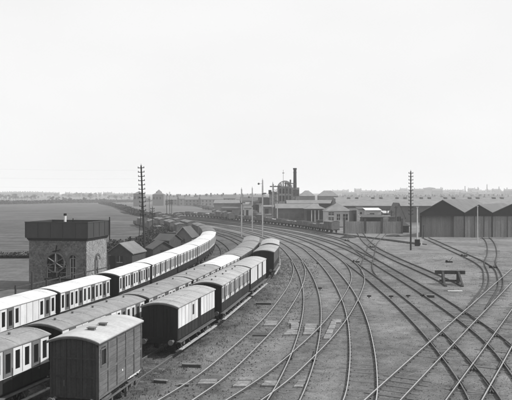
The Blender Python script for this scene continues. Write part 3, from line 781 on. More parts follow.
board_row('broad pale planked panel on the second open track', [
   [(303,335.6),(313,335.6),(317.5,324.6),(305,324.6),5], [(290,335.6),(297.5,335.6),(299.5,324.4),(291,324.4),5]], 4)
board_row('slanted pale planks where the crossover meets the curved track', [
   [(323,340),(330.5,340),(337.5,321.5),(331.5,321.5),4], [(337,323.8),(341,323.8),(342.5,320.2),(330,320.2),1]], 3)
board_row('long pale plank between the rails of the nearest open track', [
   [(196.5,385.6),(215,385.6),(219,380.8),(200.5,380.8),2]], 2)
board_row('slanted pale planks in the six-foot at the bottom of the picture', [
   [(232,388),(246.5,388),(254.5,379.2),(241.5,379.2),3]], 3)
board_row('short pale planks left of the second open track at the bottom', [
   [(261,387.4),(275.5,387.4),(277.5,382.2),(264.5,382.2),2]], 2)
board_row('grey planks between the crossing rails at the bottom', [
   [(293,388),(303.5,388),(306.5,380.5),(299,380.5),3,'board_wood']], 2, .06)
def dark_box(px, py, wm, dm, hm, rz, label):
    x, y = G(px, py); t = thing('point_cover', label, 'timber cover', (x, y, 0), rz, 'low timber covers over the signal gear')
    MB().box(-wm/2, wm/2, -dm/2, dm/2, -.03, hm).build('box', 'dark_timber', t); 
    for i in (-1, 1): MB().box(-wm/2-.03, wm/2+.03, i*dm/4-dm/4+.01, i*dm/4+dm/4-.01, hm+.002, hm+.04).build('lid_board', 'board_wood' if i < 0 else 'sleeper_wood', t)
for i, (px, py, wm, dm, hm, rz, lab) in enumerate((
   (192,367,1.05,.3,.16,R(-6),'low dark timber cover just right of the black-ended van'),
   (161,382.5,.7,.3,.12,R(-12),'low dark timber cover beside the near grey van, bottom left'),
   (184,386,.5,.3,.1,R(0),'small dark cover beside the rail at the bottom'),
   (263.5,304.5,1.4,.35,.16,R(-4),'long dark cover halfway up the open strip beside the carriages'),
   (430.5,297.3,.7,.45,.22,R(-10),'squat dark cover between the running lines left of the white plank'))):
    dark_box(px, py, wm, dm, hm, rz, lab)
for i, (px, py) in enumerate(((369,298),(391,298.2),(408,297.6),(422,297),(317.5,264.5),(320,290))):
    x, y = G(px, py); t = thing('wire_pulley', ['leftmost pulley stake in the row crossing the ash','second pulley stake from the left in the ash row','third pulley stake from the left, by a running line','rightmost pulley stake in the ash row','pulley stake beside the far end of the curved track','pulley stake inside the curved track'][i], 'signal pulley', (x, y, 0), 0, 'signal wire pulleys on stakes')
    MB().bar((0,0,-.05),(0,0,.28),.08,.08).build('stake', 'dark_timber', t)
    m_ = MB(); m_.tube((-.2,-.05,.2),(.2,-.05,.2),.075,n=10); m_.build('wheel', 'iron_black', t)
x, y = G(455, 291.3); o = MB().box(-.75,.75,-.13,.13,.0,.07).build('white_plank', 'paint_white', loc=(x,y,.0)); tag(o, 'white painted plank lying on the ash in front of the buffer stop', 'plank')
x, y = G(421.5, 245.2); 
t = thing('marker_post', 'short white marker post left of the gabled sheds', 'post', (x,y,0)); MB().box(-.12,.12,-.1,.1,-.1,.95).build('post', 'paint_white', t); MB().box(-.15,.15,-.13,.13,.952,1.02).build('cap', 'paint_white', t)
x, y = G(385.5, 251); 
t = thing('marker_post', 'short pale post on the ash right of the far connecting track', 'post', (x,y,0)); MB().box(-.09,.09,-.1,.1,-.1,.75).build('post', 'pole_pale', t); MB().box(-.12,.12,-.13,.13,.752,.8).build('cap', 'pole_pale', t)
# buffer stop at the end of T7
def buffer_stop():
    x, y, rz = at_track('T7', 71.6); t = thing('buffer_stop', 'dark timber buffer stop at the end of the siding', 'buffer stop', (x, y, 0), rz+R(-4))
    for s in (-1, 1):
        o = MB().bar((s*.82, 0, -.2), (s*.82, 0, 1.5), .3, .3).build('post', 'dark_timber', t)
        MB().bar((s*.86, -.1, 1.35), (s*.95, -1.75, .02), .2, .2).build('brace', 'dark_timber', t)
        MB().bar((s*.86, -1.9, .05), (s*.82, 1.2, .05), .22, .18).build('sill', 'dark_timber', t)
    MB().box(-1.65, 1.65, .17, .42, 1.12, 1.52).build('buffer_beam', 'dark_timber', t)
    for s in (-1, 1): MB().tube((s*.87,.42,1.3),(s*.87,.62,1.3),.16,n=12).build('buffer_disc', 'iron_black', t)
    MB().box(-1.2, 1.2, -.02, .15, .3, .52).build('cross_rail', 'dark_timber', t)
buffer_stop()
def heap(name, x, y, rx, ry, h, mat, label, cat, seed):
    rr = random.Random(seed); V = [(0, 0, h)]; n = 14; F = []
    for k, (f, zz) in enumerate(((.35,.82),(.65,.48),(1,.0))):
        for i in range(n):
            a = 2*PI*i/n; j = rr.uniform(.85, 1.15); V.append((rx*f*j*math.cos(a), ry*f*j*math.sin(a), h*zz*rr.uniform(.8,1.15)-(.05 if k == 2 else 0)))
    F += [(0, 1+i, 1+(i+1)%n) for i in range(n)]
    for k in range(2): F += [(1+k*n+i, 1+(k+1)*n+i, 1+(k+1)*n+(i+1)%n, 1+k*n+(i+1)%n) for i in range(n)]
    o = MB().add(V, F).build(name, mat, loc=(x, y, 0)); tag(o, label, cat, kind=None); return o
heap('sand_heap', *G(139,262), 1.1, 1.2, 1.3, 'lime', 'pale heap beside the tall telegraph pole', 'heap', 3)
heap('ash_heap', *G(348,238), 2.2, 1.2, .7, 'coal', 'low dark heap in front of the boarded gates', 'heap', 5)
heap('ash_heap', *G(394,236.5), 2.6, 1.0, .5, 'coal', 'low dark heap at the foot of the right gate', 'heap', 6)

# timber stack, point levers
def lever(px, py, label):
    x, y = G(px, py); t = thing('point_lever', label, 'point lever', (x, y, 0), 0, 'ground point levers')
    MB().box(-.5,.5,-.16,.16,-.02,.2).build('box', 'iron_black', t); MB().bar((0,0,.2),(.55,0,.8),.05,.07).build('handle', 'iron_grey', t)
    MB().tube((-.35,-.17,.22),(-.35,.17,.22),.14,n=10).build('weight', 'iron_black', t)
lever(449, 262.5, 'ground lever behind the buffer stop'); lever(464, 256.5, 'ground lever by the curve to the dark-doored shed')
lever(372, 247.5, 'ground lever on the far connecting track'); lever(347, 241, 'ground lever before the leftmost gate'); lever(356, 262.5, 'ground lever beside the far switches'); lever(493, 268, 'ground lever by the right-hand curves')

# ------------------------------------------------------------------ water tower
def water_tower():
    rz = R(-9); t = thing('water_tower', 'square brick water tower with large dark iron tank on top', 'water tower', (-17.55, 66.2, 0), rz)
    W, D = 6.35, 5.4; zt0, zt1 = 5.35, 7.2        # local: right-front corner at origin, -x to the left, +y away
    # brick walls, each with its own arched openings
    def arch_wall(width, openings, z1):
        """front wall in local XZ, openings (xc, w, z0, zs): rect to spring zs then half circle; returns polygons cut as strips"""
        mb = MB(); xs_ = [0.]; 
        n = 10
        cols = []
        for (xc, w_, z0, zs) in openings:
            for i in range(n+1): cols.append(xc-w_/2+w_*i/n)
        edges = sorted(set([0., width]+[round(c, 4) for c in cols]))
        for a, b in zip(edges[:-1], edges[1:]):
            m = (a+b)/2; op = None
            for (xc, w_, z0, zs) in openings:
                if abs(m-xc) < w_/2: op = (xc, w_, z0, zs)
            if op is None: mb.box(-width+a, -width+b, 0, .35, -.2, z1)
            else:
                xc, w_, z0, zs = op; r = w_/2; f = lambda x: zs+math.sqrt(max(0, r*r-(x-xc)**2))
                mb.box(-width+a, -width+b, 0, .35, -.2, z0)
                mb.add([(-width+a,0,f(a)),(-width+b,0,f(b)),(-width+b,0,z1),(-width+a,0,z1),(-width+a,.35,f(a)),(-width+b,.35,f(b)),(-width+b,.35,z1),(-width+a,.35,z1)],
                       [(0,1,2,3),(7,6,5,4),(0,4,5,1)])
        return mb
    ops = [(3.05, 2.25, 1.35, 2.75), (4.85, .72, 1.35, 3.4)]
    arch_wall(W, ops, zt0-.12).build('front_wall', 'brick', t)
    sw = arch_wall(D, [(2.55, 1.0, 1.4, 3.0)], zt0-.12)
    o = sw.build('side_wall', 'brick_pale', t); o.rotation_euler.z = PI/2; o.location = (.0, .001, 0)  # paler than the front wall: sunlight on this face put into the colour
    # rotated by 90deg: local x runs -D..0 -> y; put it so that it spans y 0..D on the right face
    o.location = (.002, D, 0); 
    MB().box(-W, -.36, D-.35, D, -.2, zt0-.12).build('rear_wall', 'brick', t); MB().box(-W, -W+.35, .36, D-.36, -.2, zt0-.12).build('left_wall', 'brick', t)
    # brick courses: real blocks, joined, proud of the wall by uneven amounts
    for (nm, horizontal) in (('front', True), ('side', False)):
        mb = MB(); rr = random.Random(9); width = W if horizontal else D; z = 0.; row = 0; oo = ops if horizontal else [(2.55,1.0,1.4,3.0)]
        while z < zt0-.2:
            x = (-.11 if row % 2 else 0.)
            while x < width-.02:
                a = max(x+.008, .0); b = min(x+.30, width); zc = z+.07; m = (a+b)/2; skip = False
                for (xc, w_, z0, zs) in oo:
                    r = w_/2+.18
                    if abs(m-xc) < r+.1 and z0-.25 < zc < zs+math.sqrt(max(0, r*r-min(r, abs(m-xc))**2))+.05: skip = True
                if not skip and rr.random() > .12:
                    p = rr.uniform(.006, .03)
                    if horizontal: mb.box(-width+a, -width+b, -p, -.0005, z+.006, z+.134)
                    else: mb.box(.003, .003+p, a, b, z+.006, z+.134)
                x += .31
            z += .142; row += 1
        mb.build('brick_course', 'brick' if horizontal else 'brick_pale', t, kind='stuff')  # side courses paler as well, the sunlit face painted in
    # windows: frames and bars
    for (xc, w_, z0, zs) in ops:
        x = -W+xc; wn = MB(); wn.box(x-w_/2, x+w_/2, .2, .22, z0, zs+w_/2); g = wn.build('window', 'glass_dark', t)
        m = MB(); m.box(x-w_/2, x-w_/2+.10, .1, .19, z0, zs); m.box(x+w_/2-.10, x+w_/2, .1, .19, z0, zs); m.box(x-.03, x+.03, .1, .19, z0, zs+w_/2-.04)
        for zz in (z0+.55, z0+1.1, zs): m.box(x-w_/2+.1, x+w_/2-.1, .12, .17, zz-.02, zz+.02)
        m.build('frame', 'stone_pale', g)
        m = MB()
        for i in range(12):
            a0 = PI*i/12; a1 = PI*(i+1)/12; r0, r1 = w_/2+.01, w_/2+.26
            m.add([(x+r0*math.cos(a0),-.045,zs+r0*math.sin(a0)),(x+r1*math.cos(a0+.02),-.045,zs+r1*math.sin(a0+.02)),(x+r1*math.cos(a1-.02),-.045,zs+r1*math.sin(a1-.02)),(x+r0*math.cos(a1),-.045,zs+r0*math.sin(a1)),
                   (x+r0*math.cos(a0),.0,zs+r0*math.sin(a0)),(x+r1*math.cos(a0+.02),.0,zs+r1*math.sin(a0+.02)),(x+r1*math.cos(a1-.02),.0,zs+r1*math.sin(a1-.02)),(x+r0*math.cos(a1),.0,zs+r0*math.sin(a1))],
                  [(0,1,2,3),(0,4,5,1),(2,6,7,3),(0,3,7,4),(1,5,6,2)])
        m.build('window_arch', 'wall_mid', t)
        MB().box(x-w_/2-.15, x+w_/2+.15, -.13, -.035, z0-.2, z0-.04).build('window_sill', 'iron_black', t)
    MB().box(-.24,-.22,2.05+.0,3.35,1.4,3.5).build('window', 'glass_mid', t)
    m = MB()
    for i in range(10):
        a0 = PI*i/10; a1 = PI*(i+1)/10; zs = 3.0; yc = D-2.55; r0, r1 = .51, .74
        m.add([(.05,yc+r0*math.cos(a0),zs+r0*math.sin(a0)),(.05,yc+r1*math.cos(a0),zs+r1*math.sin(a0)),(.05,yc+r1*math.cos(a1),zs+r1*math.sin(a1)),(.05,yc+r0*math.cos(a1),zs+r0*math.sin(a1)),
               (.0,yc+r0*math.cos(a0),zs+r0*math.sin(a0)),(.0,yc+r1*math.cos(a0),zs+r1*math.sin(a0)),(.0,yc+r1*math.cos(a1),zs+r1*math.sin(a1)),(.0,yc+r0*math.cos(a1),zs+r0*math.sin(a1))],
              [(0,1,2,3),(0,4,5,1),(2,6,7,3),(0,3,7,4),(1,5,6,2)])
    m.build('window_arch', 'wall_brick', t)
    m = MB(); yc = D-2.55; m.box(.0,.05,yc-.5,yc-.4,1.42,3.0); m.box(.0,.05,yc+.4,yc+.5,1.42,3.0); m.box(-.1,.0,yc-.03,yc+.03,1.42,3.4); m.build('window_frame', 'stone_pale', t)
    # cornice and tank
    MB().box(-W-.08, .08, -.08, D+.08, zt0-.118, zt0-.002).build('stone_cornice', 'tank_dark', t)
    m = MB(); m.box(-W-.16, .16, -.16, D+.16, zt0, zt0+.16); m.build('tank_bearer', 'tank_dark', t)
    T = MB(); a, b, c, d = -W-.28, .28, -.28, D+.28; th = .05
    T.box(a, b, c, d, zt0+.162, zt0+.24); T.box(a, b, c, c+th, zt0+.24, zt1); T.box(a, b, d-th, d, zt0+.24, zt1); T.box(a, a+th, c+th, d-th, zt0+.24, zt1); T.box(b-th, b, c+th, d-th, zt0+.24, zt1)
    tk = T.build('tank', 'tank_iron', t)
    MB().box(a+th+.01, b-th-.01, c+th+.01, d-th-.01, zt1-.35, zt1-.3).build('water_surface', 'glass_dark', tk)
    m = MB(); m.box(a-.05, b+.05, c-.05, c+.0-.001, zt1-.09, zt1+.02); m.box(b+.001, b+.05, c, d, zt1-.09, zt1+.02); m.build('tank_rim', 'tank_iron', tk)
    # bolted plates: flanges
    n = 5
    for i in range(n+1): x = a+(b-a)*i/n; MB().box(x-.025, x+.025, c-.035, c-.001, zt0+.26, zt1-.1).build('plate_flange', 'tank_iron', tk)
    for i in range(5): y = c+(d-c)*i/4; MB().box(b+.001, b+.035, y-.025, y+.025, zt0+.26, zt1-.1).build('plate_flange', 'tank_iron', tk)
    # stove pipe, small pipe, ladder
    m = MB(); m.tube((-2.9,1.2,zt1-.3),(-2.9,1.2,zt1+.62),.13,n=12); s = m.build('vent_pipe', 'paint_white', t)
    m = MB(); m.tube((-2.9,1.2,zt1+.622),(-2.9,1.2,zt1+.85),.17,.15,12); m.build('pipe_cap', 'iron_black', s)
    m = MB(); m.tube((-2.2,1.6,zt1-.3),(-2.2,1.6,zt1+.32),.05,n=8); m.build('overflow_pipe', 'iron_black', t)
    m = MB(); m.box(b+.06,b+.14,D-.1,D+.0,zt0-.4,zt1+.35); m.build('gauge_board', 'iron_black', t)
    # big spoked wheel mounted on the front
    wx, wz, r = -3.25, 3.0, 1.0; m = MB(); n = 28
    for i in range(n):
        a0 = 2*PI*i/n; a1 = 2*PI*(i+1)/n; m.bar((wx+r*math.cos(a0),-.32,wz+r*math.sin(a0)),(wx+r*math.cos(a1),-.32,wz+r*math.sin(a1)),.16,.13)
    wh = m.build('wheel_rim', 'iron_grey', t)
    for i in range(6):
        a0 = PI*i/3+.5; MB().bar((wx,-.32,wz),(wx+r*math.cos(a0),-.32,wz+r*math.sin(a0)),.07,.08).build('spoke', 'pole_pale' if i in (1,4,2,5) else 'iron_grey', wh)
    m = MB(); m.tube((wx,-.5,wz),(wx,-.05,wz),.14,n=10); m.build('hub', 'iron_grey', wh)
    m = MB(); m.bar((wx-.6,-.25,1.55),(wx,-.2,wz),.12); m.bar((wx+.6,-.25,1.55),(wx,-.2,wz),.12); m.box(wx-.3,wx+.3,-.5,-.15,1.36,1.5); m.build('wheel_bracket', 'iron_black', t)
    m = MB(); m.bar((wx,-.3,wz+r+.05),(wx,-.02,wz+r+.75),.08); m.tube((wx-.4,-.2,wz+r+.12),(wx+.5,-.2,wz+r+.3),.05,n=6); m.build('wheel_chain_bar', 'iron_black', t)
water_tower()
# fence beyond the leftmost carriages
def fence():
    P = [(-24.5,41),(-22.3,46),(-20.3,51.),(-18.6,57),(-17.0,62.5),(-15.6,68)]
    t = thing('post_rail_fence', 'dark post and rail fence between the carriages and the water tower', 'fence', (P[0][0], P[0][1], 0))
    a = curve(P, 1.9)-np.array(P[0]); pb = MB()
    for i, p in enumerate(a):
        MB().box(p[0]-.06, p[0]+.06, p[1]-.06, p[1]+.06, -.1, 2.55+random.uniform(-.06,.06)+(.9 if i in (6,) else 0)).build('post', 'dark_timber', t)
    for p, q in zip(a[:-1], a[1:]):
        for z in (1.0, 1.7, 2.35): MB().bar((p[0]-.09,p[1],z),(q[0]-.09,q[1],z),.05,.1).build('rail', 'dark_timber', t)
fence()

# ------------------------------------------------------------------ poles and signals
def tele_pole(x, y, h, label, lean=0., arms=11, stay=None, r=.17, spacing=.62, al=.62, rz=.0):
    t = thing('telegraph_pole', label, 'telegraph pole', (x, y, 0), rz); t.rotation_euler.y = lean
    MB().tube((0,0,-.3),(0,0,h),r,r*.62,10).build('pole', 'pole_wood', t)
    for i in range(arms):
        z = h-.35-i*spacing
        a = MB().box(-al/2,al/2,-.16,-.08,z-.05,z+.05).build('cross_arm', 'pole_wood', t)
        m = MB()
        for s in (-1,1): m.lathe((s*(al/2-.06),-.12,z+.05), [(.03,0),(.055,.05),(.05,.12),(.02,.16)], 6)
        m.build('insulator', 'pole_wood', a)
    if stay:
        MB().tube((0,.1,h-stay[2]),(stay[0],stay[1],0),.05,n=6).build('stay', 'pole_wood', t)
    m = MB(); m.tube((0,0,h),(0,0,h+.3),.05,.01,6); m.build('finial', 'pole_wood', t)
    return t
tele_pole(-16.1, 93, 14.3, 'tall dark telegraph pole with many short arms and a long stay, left side', lean=R(-2.4), arms=12, stay=(-1.35,.5,4.6), al=.95)
tele_pole(28.05, 116, 14.3, 'tall dark telegraph pole standing alone near the gabled sheds', lean=0, arms=13, al=.85)
far = [(-21.5,133,7.5,'thin short pole standing behind the tall stayed pole'),(-40,240,9.5,'distant pole on the meadow edge, left of the stayed pole'),(-46,330,11,'distant thin pole beyond the meadow, second from the stayed pole'),(-54,400,12,'faint far pole left of the square distant block'),(-31,222,8,'far pole above the left wagon lines'),(-27,205,8.5,'far pole beside the left wagon lines'),(-35,260,8.,'furthest pole near the left wagon lines')]
for x,y,h,l in far: tele_pole(x,y,h,l,arms=3,r=.11,al=.9,spacing=.5)
def plain_post(px, py, topy, label, r=.14, base=None, mat='pole_pale'):
    x, y = G(px, py); h = 10+(195-topy)*y/640; t = thing('yard_post', label, 'post', (x,y,0))
    MB().tube((0,0,-.1),(0,0,h),r,r*.7,8).build('shaft', mat, t)
    if base: MB().box(-base,base,-base*.6,base*.6,-.1,1.3).build('base', 'iron_black', t)
    MB().box(-r*1.3,r*1.3,-r*1.3,r*1.3,h+.001,h+.12).build('cap', mat, t)
    return t
plain_post(417.3, 246, 207.5, 'pale post with a black base box, right of the telegraph pole', .16, .45)
plain_post(477.6, 243.5, 206.5, 'slim pale post in front of the second gabled shed', .12)
plain_post(423.5, 238, 226, 'short dark post at the corner of the first gabled shed', .12, mat='pole_wood')
def signal(px, py, topy, label, arms, r=.17):
    x, y = G(px, py); h = 10+(195-topy)*y/640; t = thing('signal_post', label, 'signal', (x,y,0), 0, 'tall white signal posts')
    MB().bar((0,0,-.1),(0,0,h),.30,.30).build('post', 'pole_pale', t)
    MB().lathe((0,0,h),[(.16,0),(.16,.12),(.06,.2),(.1,.32),(.02,.55)],8).build('finial', 'pole_pale', t)
    for (z, s, kind) in arms:
        zz = h-z
        if kind == 'arm': 
            a = MB().box(min(s*.17,s*.9),max(s*.17,s*.9),-.2,-.155,zz-.14,zz+.14).build('signal_arm', 'coach_mid', t); MB().box(-.12,.12,-.36,-.21,zz-.22,zz-.02).build('lamp', 'iron_black', a)
        else:
            MB().bar((0,-.1,zz),(s*.85,-.1,zz),.06,.06).build('bracket', 'iron_grey', t)
            m = MB(); m.tube((s*.95,-.2,zz),(s*.95,-.02,zz),.26,n=12); m.build('disc', 'iron_grey', t)
    m = MB(); n = int(h/.5)
    for s in (-.16,.16): m.bar((s,.3,0),(s,.3,h-1.2),.04)
    for i in range(n-3): m.bar((-.16,.3,.4+i*.5),(.16,.3,.4+i*.5),.03)
    m.build('ladder', 'iron_grey', t)
signal(241.6, 236.5, 189.5, 'leftmost white signal post, rising over the middle carriage row', [(3.2,1,'arm')])
signal(252.3, 231, 188.5, 'second white signal post, between two taller-looking ones', [(2.4,-1,'disc'),(4.8,1,'arm')])
signal(262.6, 236.5, 180.5, 'tallest white signal post, above the end of the right carriage row', [(.8,-1,'disc'),(3.1,1,'arm')])
signal(277.3, 224.5, 189, 'far white signal post in front of the domed works', [(1.5,-1,'arm'),(4.,-1,'arm')])
signal(272.8, 222, 183, 'thin far signal post at the left of the domed works', [(1.2,1,'disc')])
# wires from the left pole past the frame, and on towards the distance
def wires():
    t = thing('telegraph_wires', 'faint telegraph wires running from the left pole towards the left', 'wires', (-16.1, 93, 0))
    for i in range(5):
        z0 = 13.6-i*.62*2; x0 = -.6; m = MB(); A = Vector((-.6-.04*z0,0,z0)); B = Vector((-52, -12, z0+1.5))
        pr = A; 
        for k in range(1, 13):
            u = k/12; q = A.lerp(B, u)+Vector((0,0,-1.0*4*u*(1-u)*.6)); m.tube(pr, q, .0028, n=3, cap=False); pr = q
        m.build('wire', 'wire_metal', t)
wires()

# ------------------------------------------------------------------ buildings
def gable_house(name, label, cat, x, y, w, d, eave, ridge, wall, roof, rz=0, axis='y', wins=(), door=None, chim=None, group=None, over=.2, th=.12):
    """ridge along local y (axis y: gable faces the camera) or along x"""
    t = thing(name, label, cat, (x, y, 0), rz, group)
    if axis == 'y':
        MB().prism([(-w/2,-.2),(w/2,-.2),(w/2,eave),(0,ridge),(-w/2,eave)], 0, d).build('wall', wall, t)
        for s in (-1, 1):
            sl = (ridge-eave)/(w/2); e = over
            P = [(0,ridge+.01),(s*(w/2+e),eave-sl*e+.01),(s*(w/2+e),eave-sl*e+th),(0,ridge+th)]
            MB().prism(P, -over, d+over).build('roof', roof, t)
    else:
        mb = MB(); mb.add([(-w/2,0,-.2),(w/2,0,-.2),(w/2,d,-.2),(-w/2,d,-.2),(-w/2,0,eave),(w/2,0,eave),(w/2,d,eave),(-w/2,d,eave),(-w/2,d/2,ridge),(w/2,d/2,ridge)],
            [(0,3,2,1),(0,1,5,4),(1,2,6,9,5),(2,3,7,6),(3,0,4,8,7),(4,5,9,8),(6,7,8,9)]); mb.build('wall', wall, t)
        sl = (ridge-eave)/(d/2)
        for s in (0, 1):
            ye = -over if s == 0 else d+over; ze = eave-sl*over
            mb = MB(); X0, X1 = -w/2-over, w/2+over
            mb.add([(X0,d/2,ridge+.01),(X1,d/2,ridge+.01),(X1,ye,ze+.01),(X0,ye,ze+.01),(X0,d/2,ridge+th),(X1,d/2,ridge+th),(X1,ye,ze+th),(X0,ye,ze+th)],[(0,1,2,3),(4,7,6,5),(0,4,5,1),(1,5,6,2),(2,6,7,3),(3,7,4,0)])
            mb.build('roof', roof, t)
    for (wx, wz, ww, wh) in wins:
        f = MB().box(wx-ww/2, wx+ww/2, -.05, -.012, wz-wh/2, wz+wh/2).build('window', 'glass_dark', t)
        m = MB(); m.box(wx-.03,wx+.03,-.07,-.051,wz-wh/2,wz+wh/2); m.box(wx-ww/2-.08,wx+ww/2+.08,-.09,-.052,wz-wh/2-.1,wz-wh/2-.001); m.build('frame', 'stone_pale', f)
    if door: 
        wx, ww, wh = door; MB().box(wx-ww/2, wx+ww/2, -.06, -.012, 0, wh).build('door', 'corrugated_dark', t)
    if chim:
        cx, cy, cw, cz0, cz1 = chim; c = MB().box(cx-cw/2,cx+cw/2,cy-cw/2,cy+cw/2,cz0,cz1).build('chimney', wall, t); MB().tube((cx,cy,cz1),(cx,cy,cz1+.35),cw*.25,n=8).build('chimney_pot', 'stone_pale', c)
    return t
# huts on the left behind the first carriages
gable_house('lineside_hut', 'small dark gabled hut with a pale roof, beside the water tower', 'hut', -18.3, 86, 3.6, 4.2, 2.2, 3.45, 'dark_timber', 'slate_pale', R(-14), wins=((0,1.4,.7,.8),), door=(-1.1,.8,1.8))
gable_house('lineside_hut', 'dark low shed with sloping roof in front of the paler cabin', 'hut', -14.0, 97, 3.4, 3.0, 1.9, 2.9, 'dark_timber', 'slate', R(30), door=(0,.9,1.7))
gable_house('lineside_hut', 'flat dark-roofed shed left of the gabled cabin, further back', 'hut', -15.6, 106, 3.0, 3.2, 2.5, 3.4, 'dark_timber', 'slate', R(-30), axis='x', door=(.5,.8,1.8))
gable_house('platelayers_cabin', 'gabled cabin with pale bargeboards beside the far carriages', 'cabin', -12.7, 111.5, 3.1, 4, 2.7, 4.35, 'wall_mid', 'slate', R(-12), wins=((0,2.0,.5,.7),), door=(-.9,.7,1.9))
m_ = MB(); m_.bar((-1.75,-.24,2.55),(0,-.24,4.45),.06,.14); m_.bar((1.75,-.24,2.55),(0,-.24,4.45),.06,.14); cab = bpy.data.objects.get('platelayers_cabin'); m_.build('bargeboard', 'stone_pale', cab)
x, y = G(171, 254); t = thing('lamp_stack', 'pale square chimney stack between two dark huts', 'chimney', (x, y, 0)); MB().box(-.35,.35,-.3,.3,-.1,3.1).build('shaft', 'stone_pale', t); MB().box(-.42,.42,-.37,.37,3.102,3.3).build('cap', 'stone_pale', t)
t['label'] = 'pale square chimney stack between two dark huts'
t.name = 'chimney_stack'
# clutter round the huts
rr_c = random.Random(31); names = ['beside the pale-roofed hut','just behind the pale-roofed hut','left of the tall pole','at the foot of the tall pole','right of the tall pole','before the dark sloping shed','beside the dark sloping shed','left of the gabled cabin','before the gabled cabin','right of the gabled cabin']
for i in range(10):
    x = -20.5+i*.85+rr_c.uniform(-.3,.3); y = 82+i*3.6; t = thing('clutter_post', 'short leaning timber post '+names[i], 'post', (x, y, 0), rr_c.uniform(0,3), 'short posts among the huts'); t.rotation_euler.x = rr_c.uniform(-.08,.08)
    h = rr_c.uniform(1.0, 2.6); MB().box(-.07,.07,-.07,.07,-.1,h).build('post', 'dark_timber' if i % 3 else 'pole_pale', t); MB().box(-.45,.45,-.1,-.072,h-.35,h-.23).build('cross_piece', 'dark_timber', t)
for i, (x, y, nm) in enumerate(((-16.2,85,'between the pale-roofed hut and the carriages'),(-15.4,90,'near the foot of the tall pole'),(-13.2,101,'before the dark sloping shed'),(-14.6,103.5,'behind the dark sloping shed'),(-11.0,108.5,'before the gabled cabin'))):
    t = thing('barrel', 'dark barrel standing '+nm, 'barrel', (x, y, 0), 0, 'barrels among the huts'); MB().lathe((0,0,0), [(.28,0),(.35,.3),(.36,.5),(.35,.7),(.28,1.0)], 12).build('body', 'dark_timber', t)
    m = MB(); m.lathe((0,0,.2), [(.352,0),(.37,.02),(.372,.06),(.36,.08)], 12); m.lathe((0,0,.72), [(.36,0),(.372,.02),(.365,.06),(.35,.08)], 12); m.build('hoop', 'iron_grey', t)
# vans and wagons standing on the left sidings beyond the carriages
Y = 143.
for i in range(9):
    wagon('row1', Y, 5.6, desc[('covered','covered','high','covered','covered','low','covered','high','covered')[i]]+', '+ordn[i]+' beyond the dark-roofed carriages', ('covered','covered','high','covered','covered','low','covered','high','covered')[i], rr_w); Y += 6.3
def offset_wagon(Y, off, L, lab, st):
    x, y, rz = at_track('row1', Y, off); CUR['_o'] = np.array([[x, y], [x-math.sin(rz)*(L+2), y+math.cos(rz)*(L+2)]]); return wagon('_o', y+.2, L, lab, st, rr_w)
Y = 150.
for i in range(9):
    st = ('covered','high','covered','covered','low','covered','covered','high','low')[i]
    offset_wagon(Y, -4.2, 5.6, desc[st]+', '+ordn[i]+' from the near end of the second left line', st); Y += 6.6
Y = 158.
for i in range(7):
    st = ('high','low','covered','high','high','covered','low')[i]
    offset_wagon(Y, -8.6, 5.4, desc[st]+', '+ordn[i]+' from the near end of the outermost left siding', st); Y += 6.9
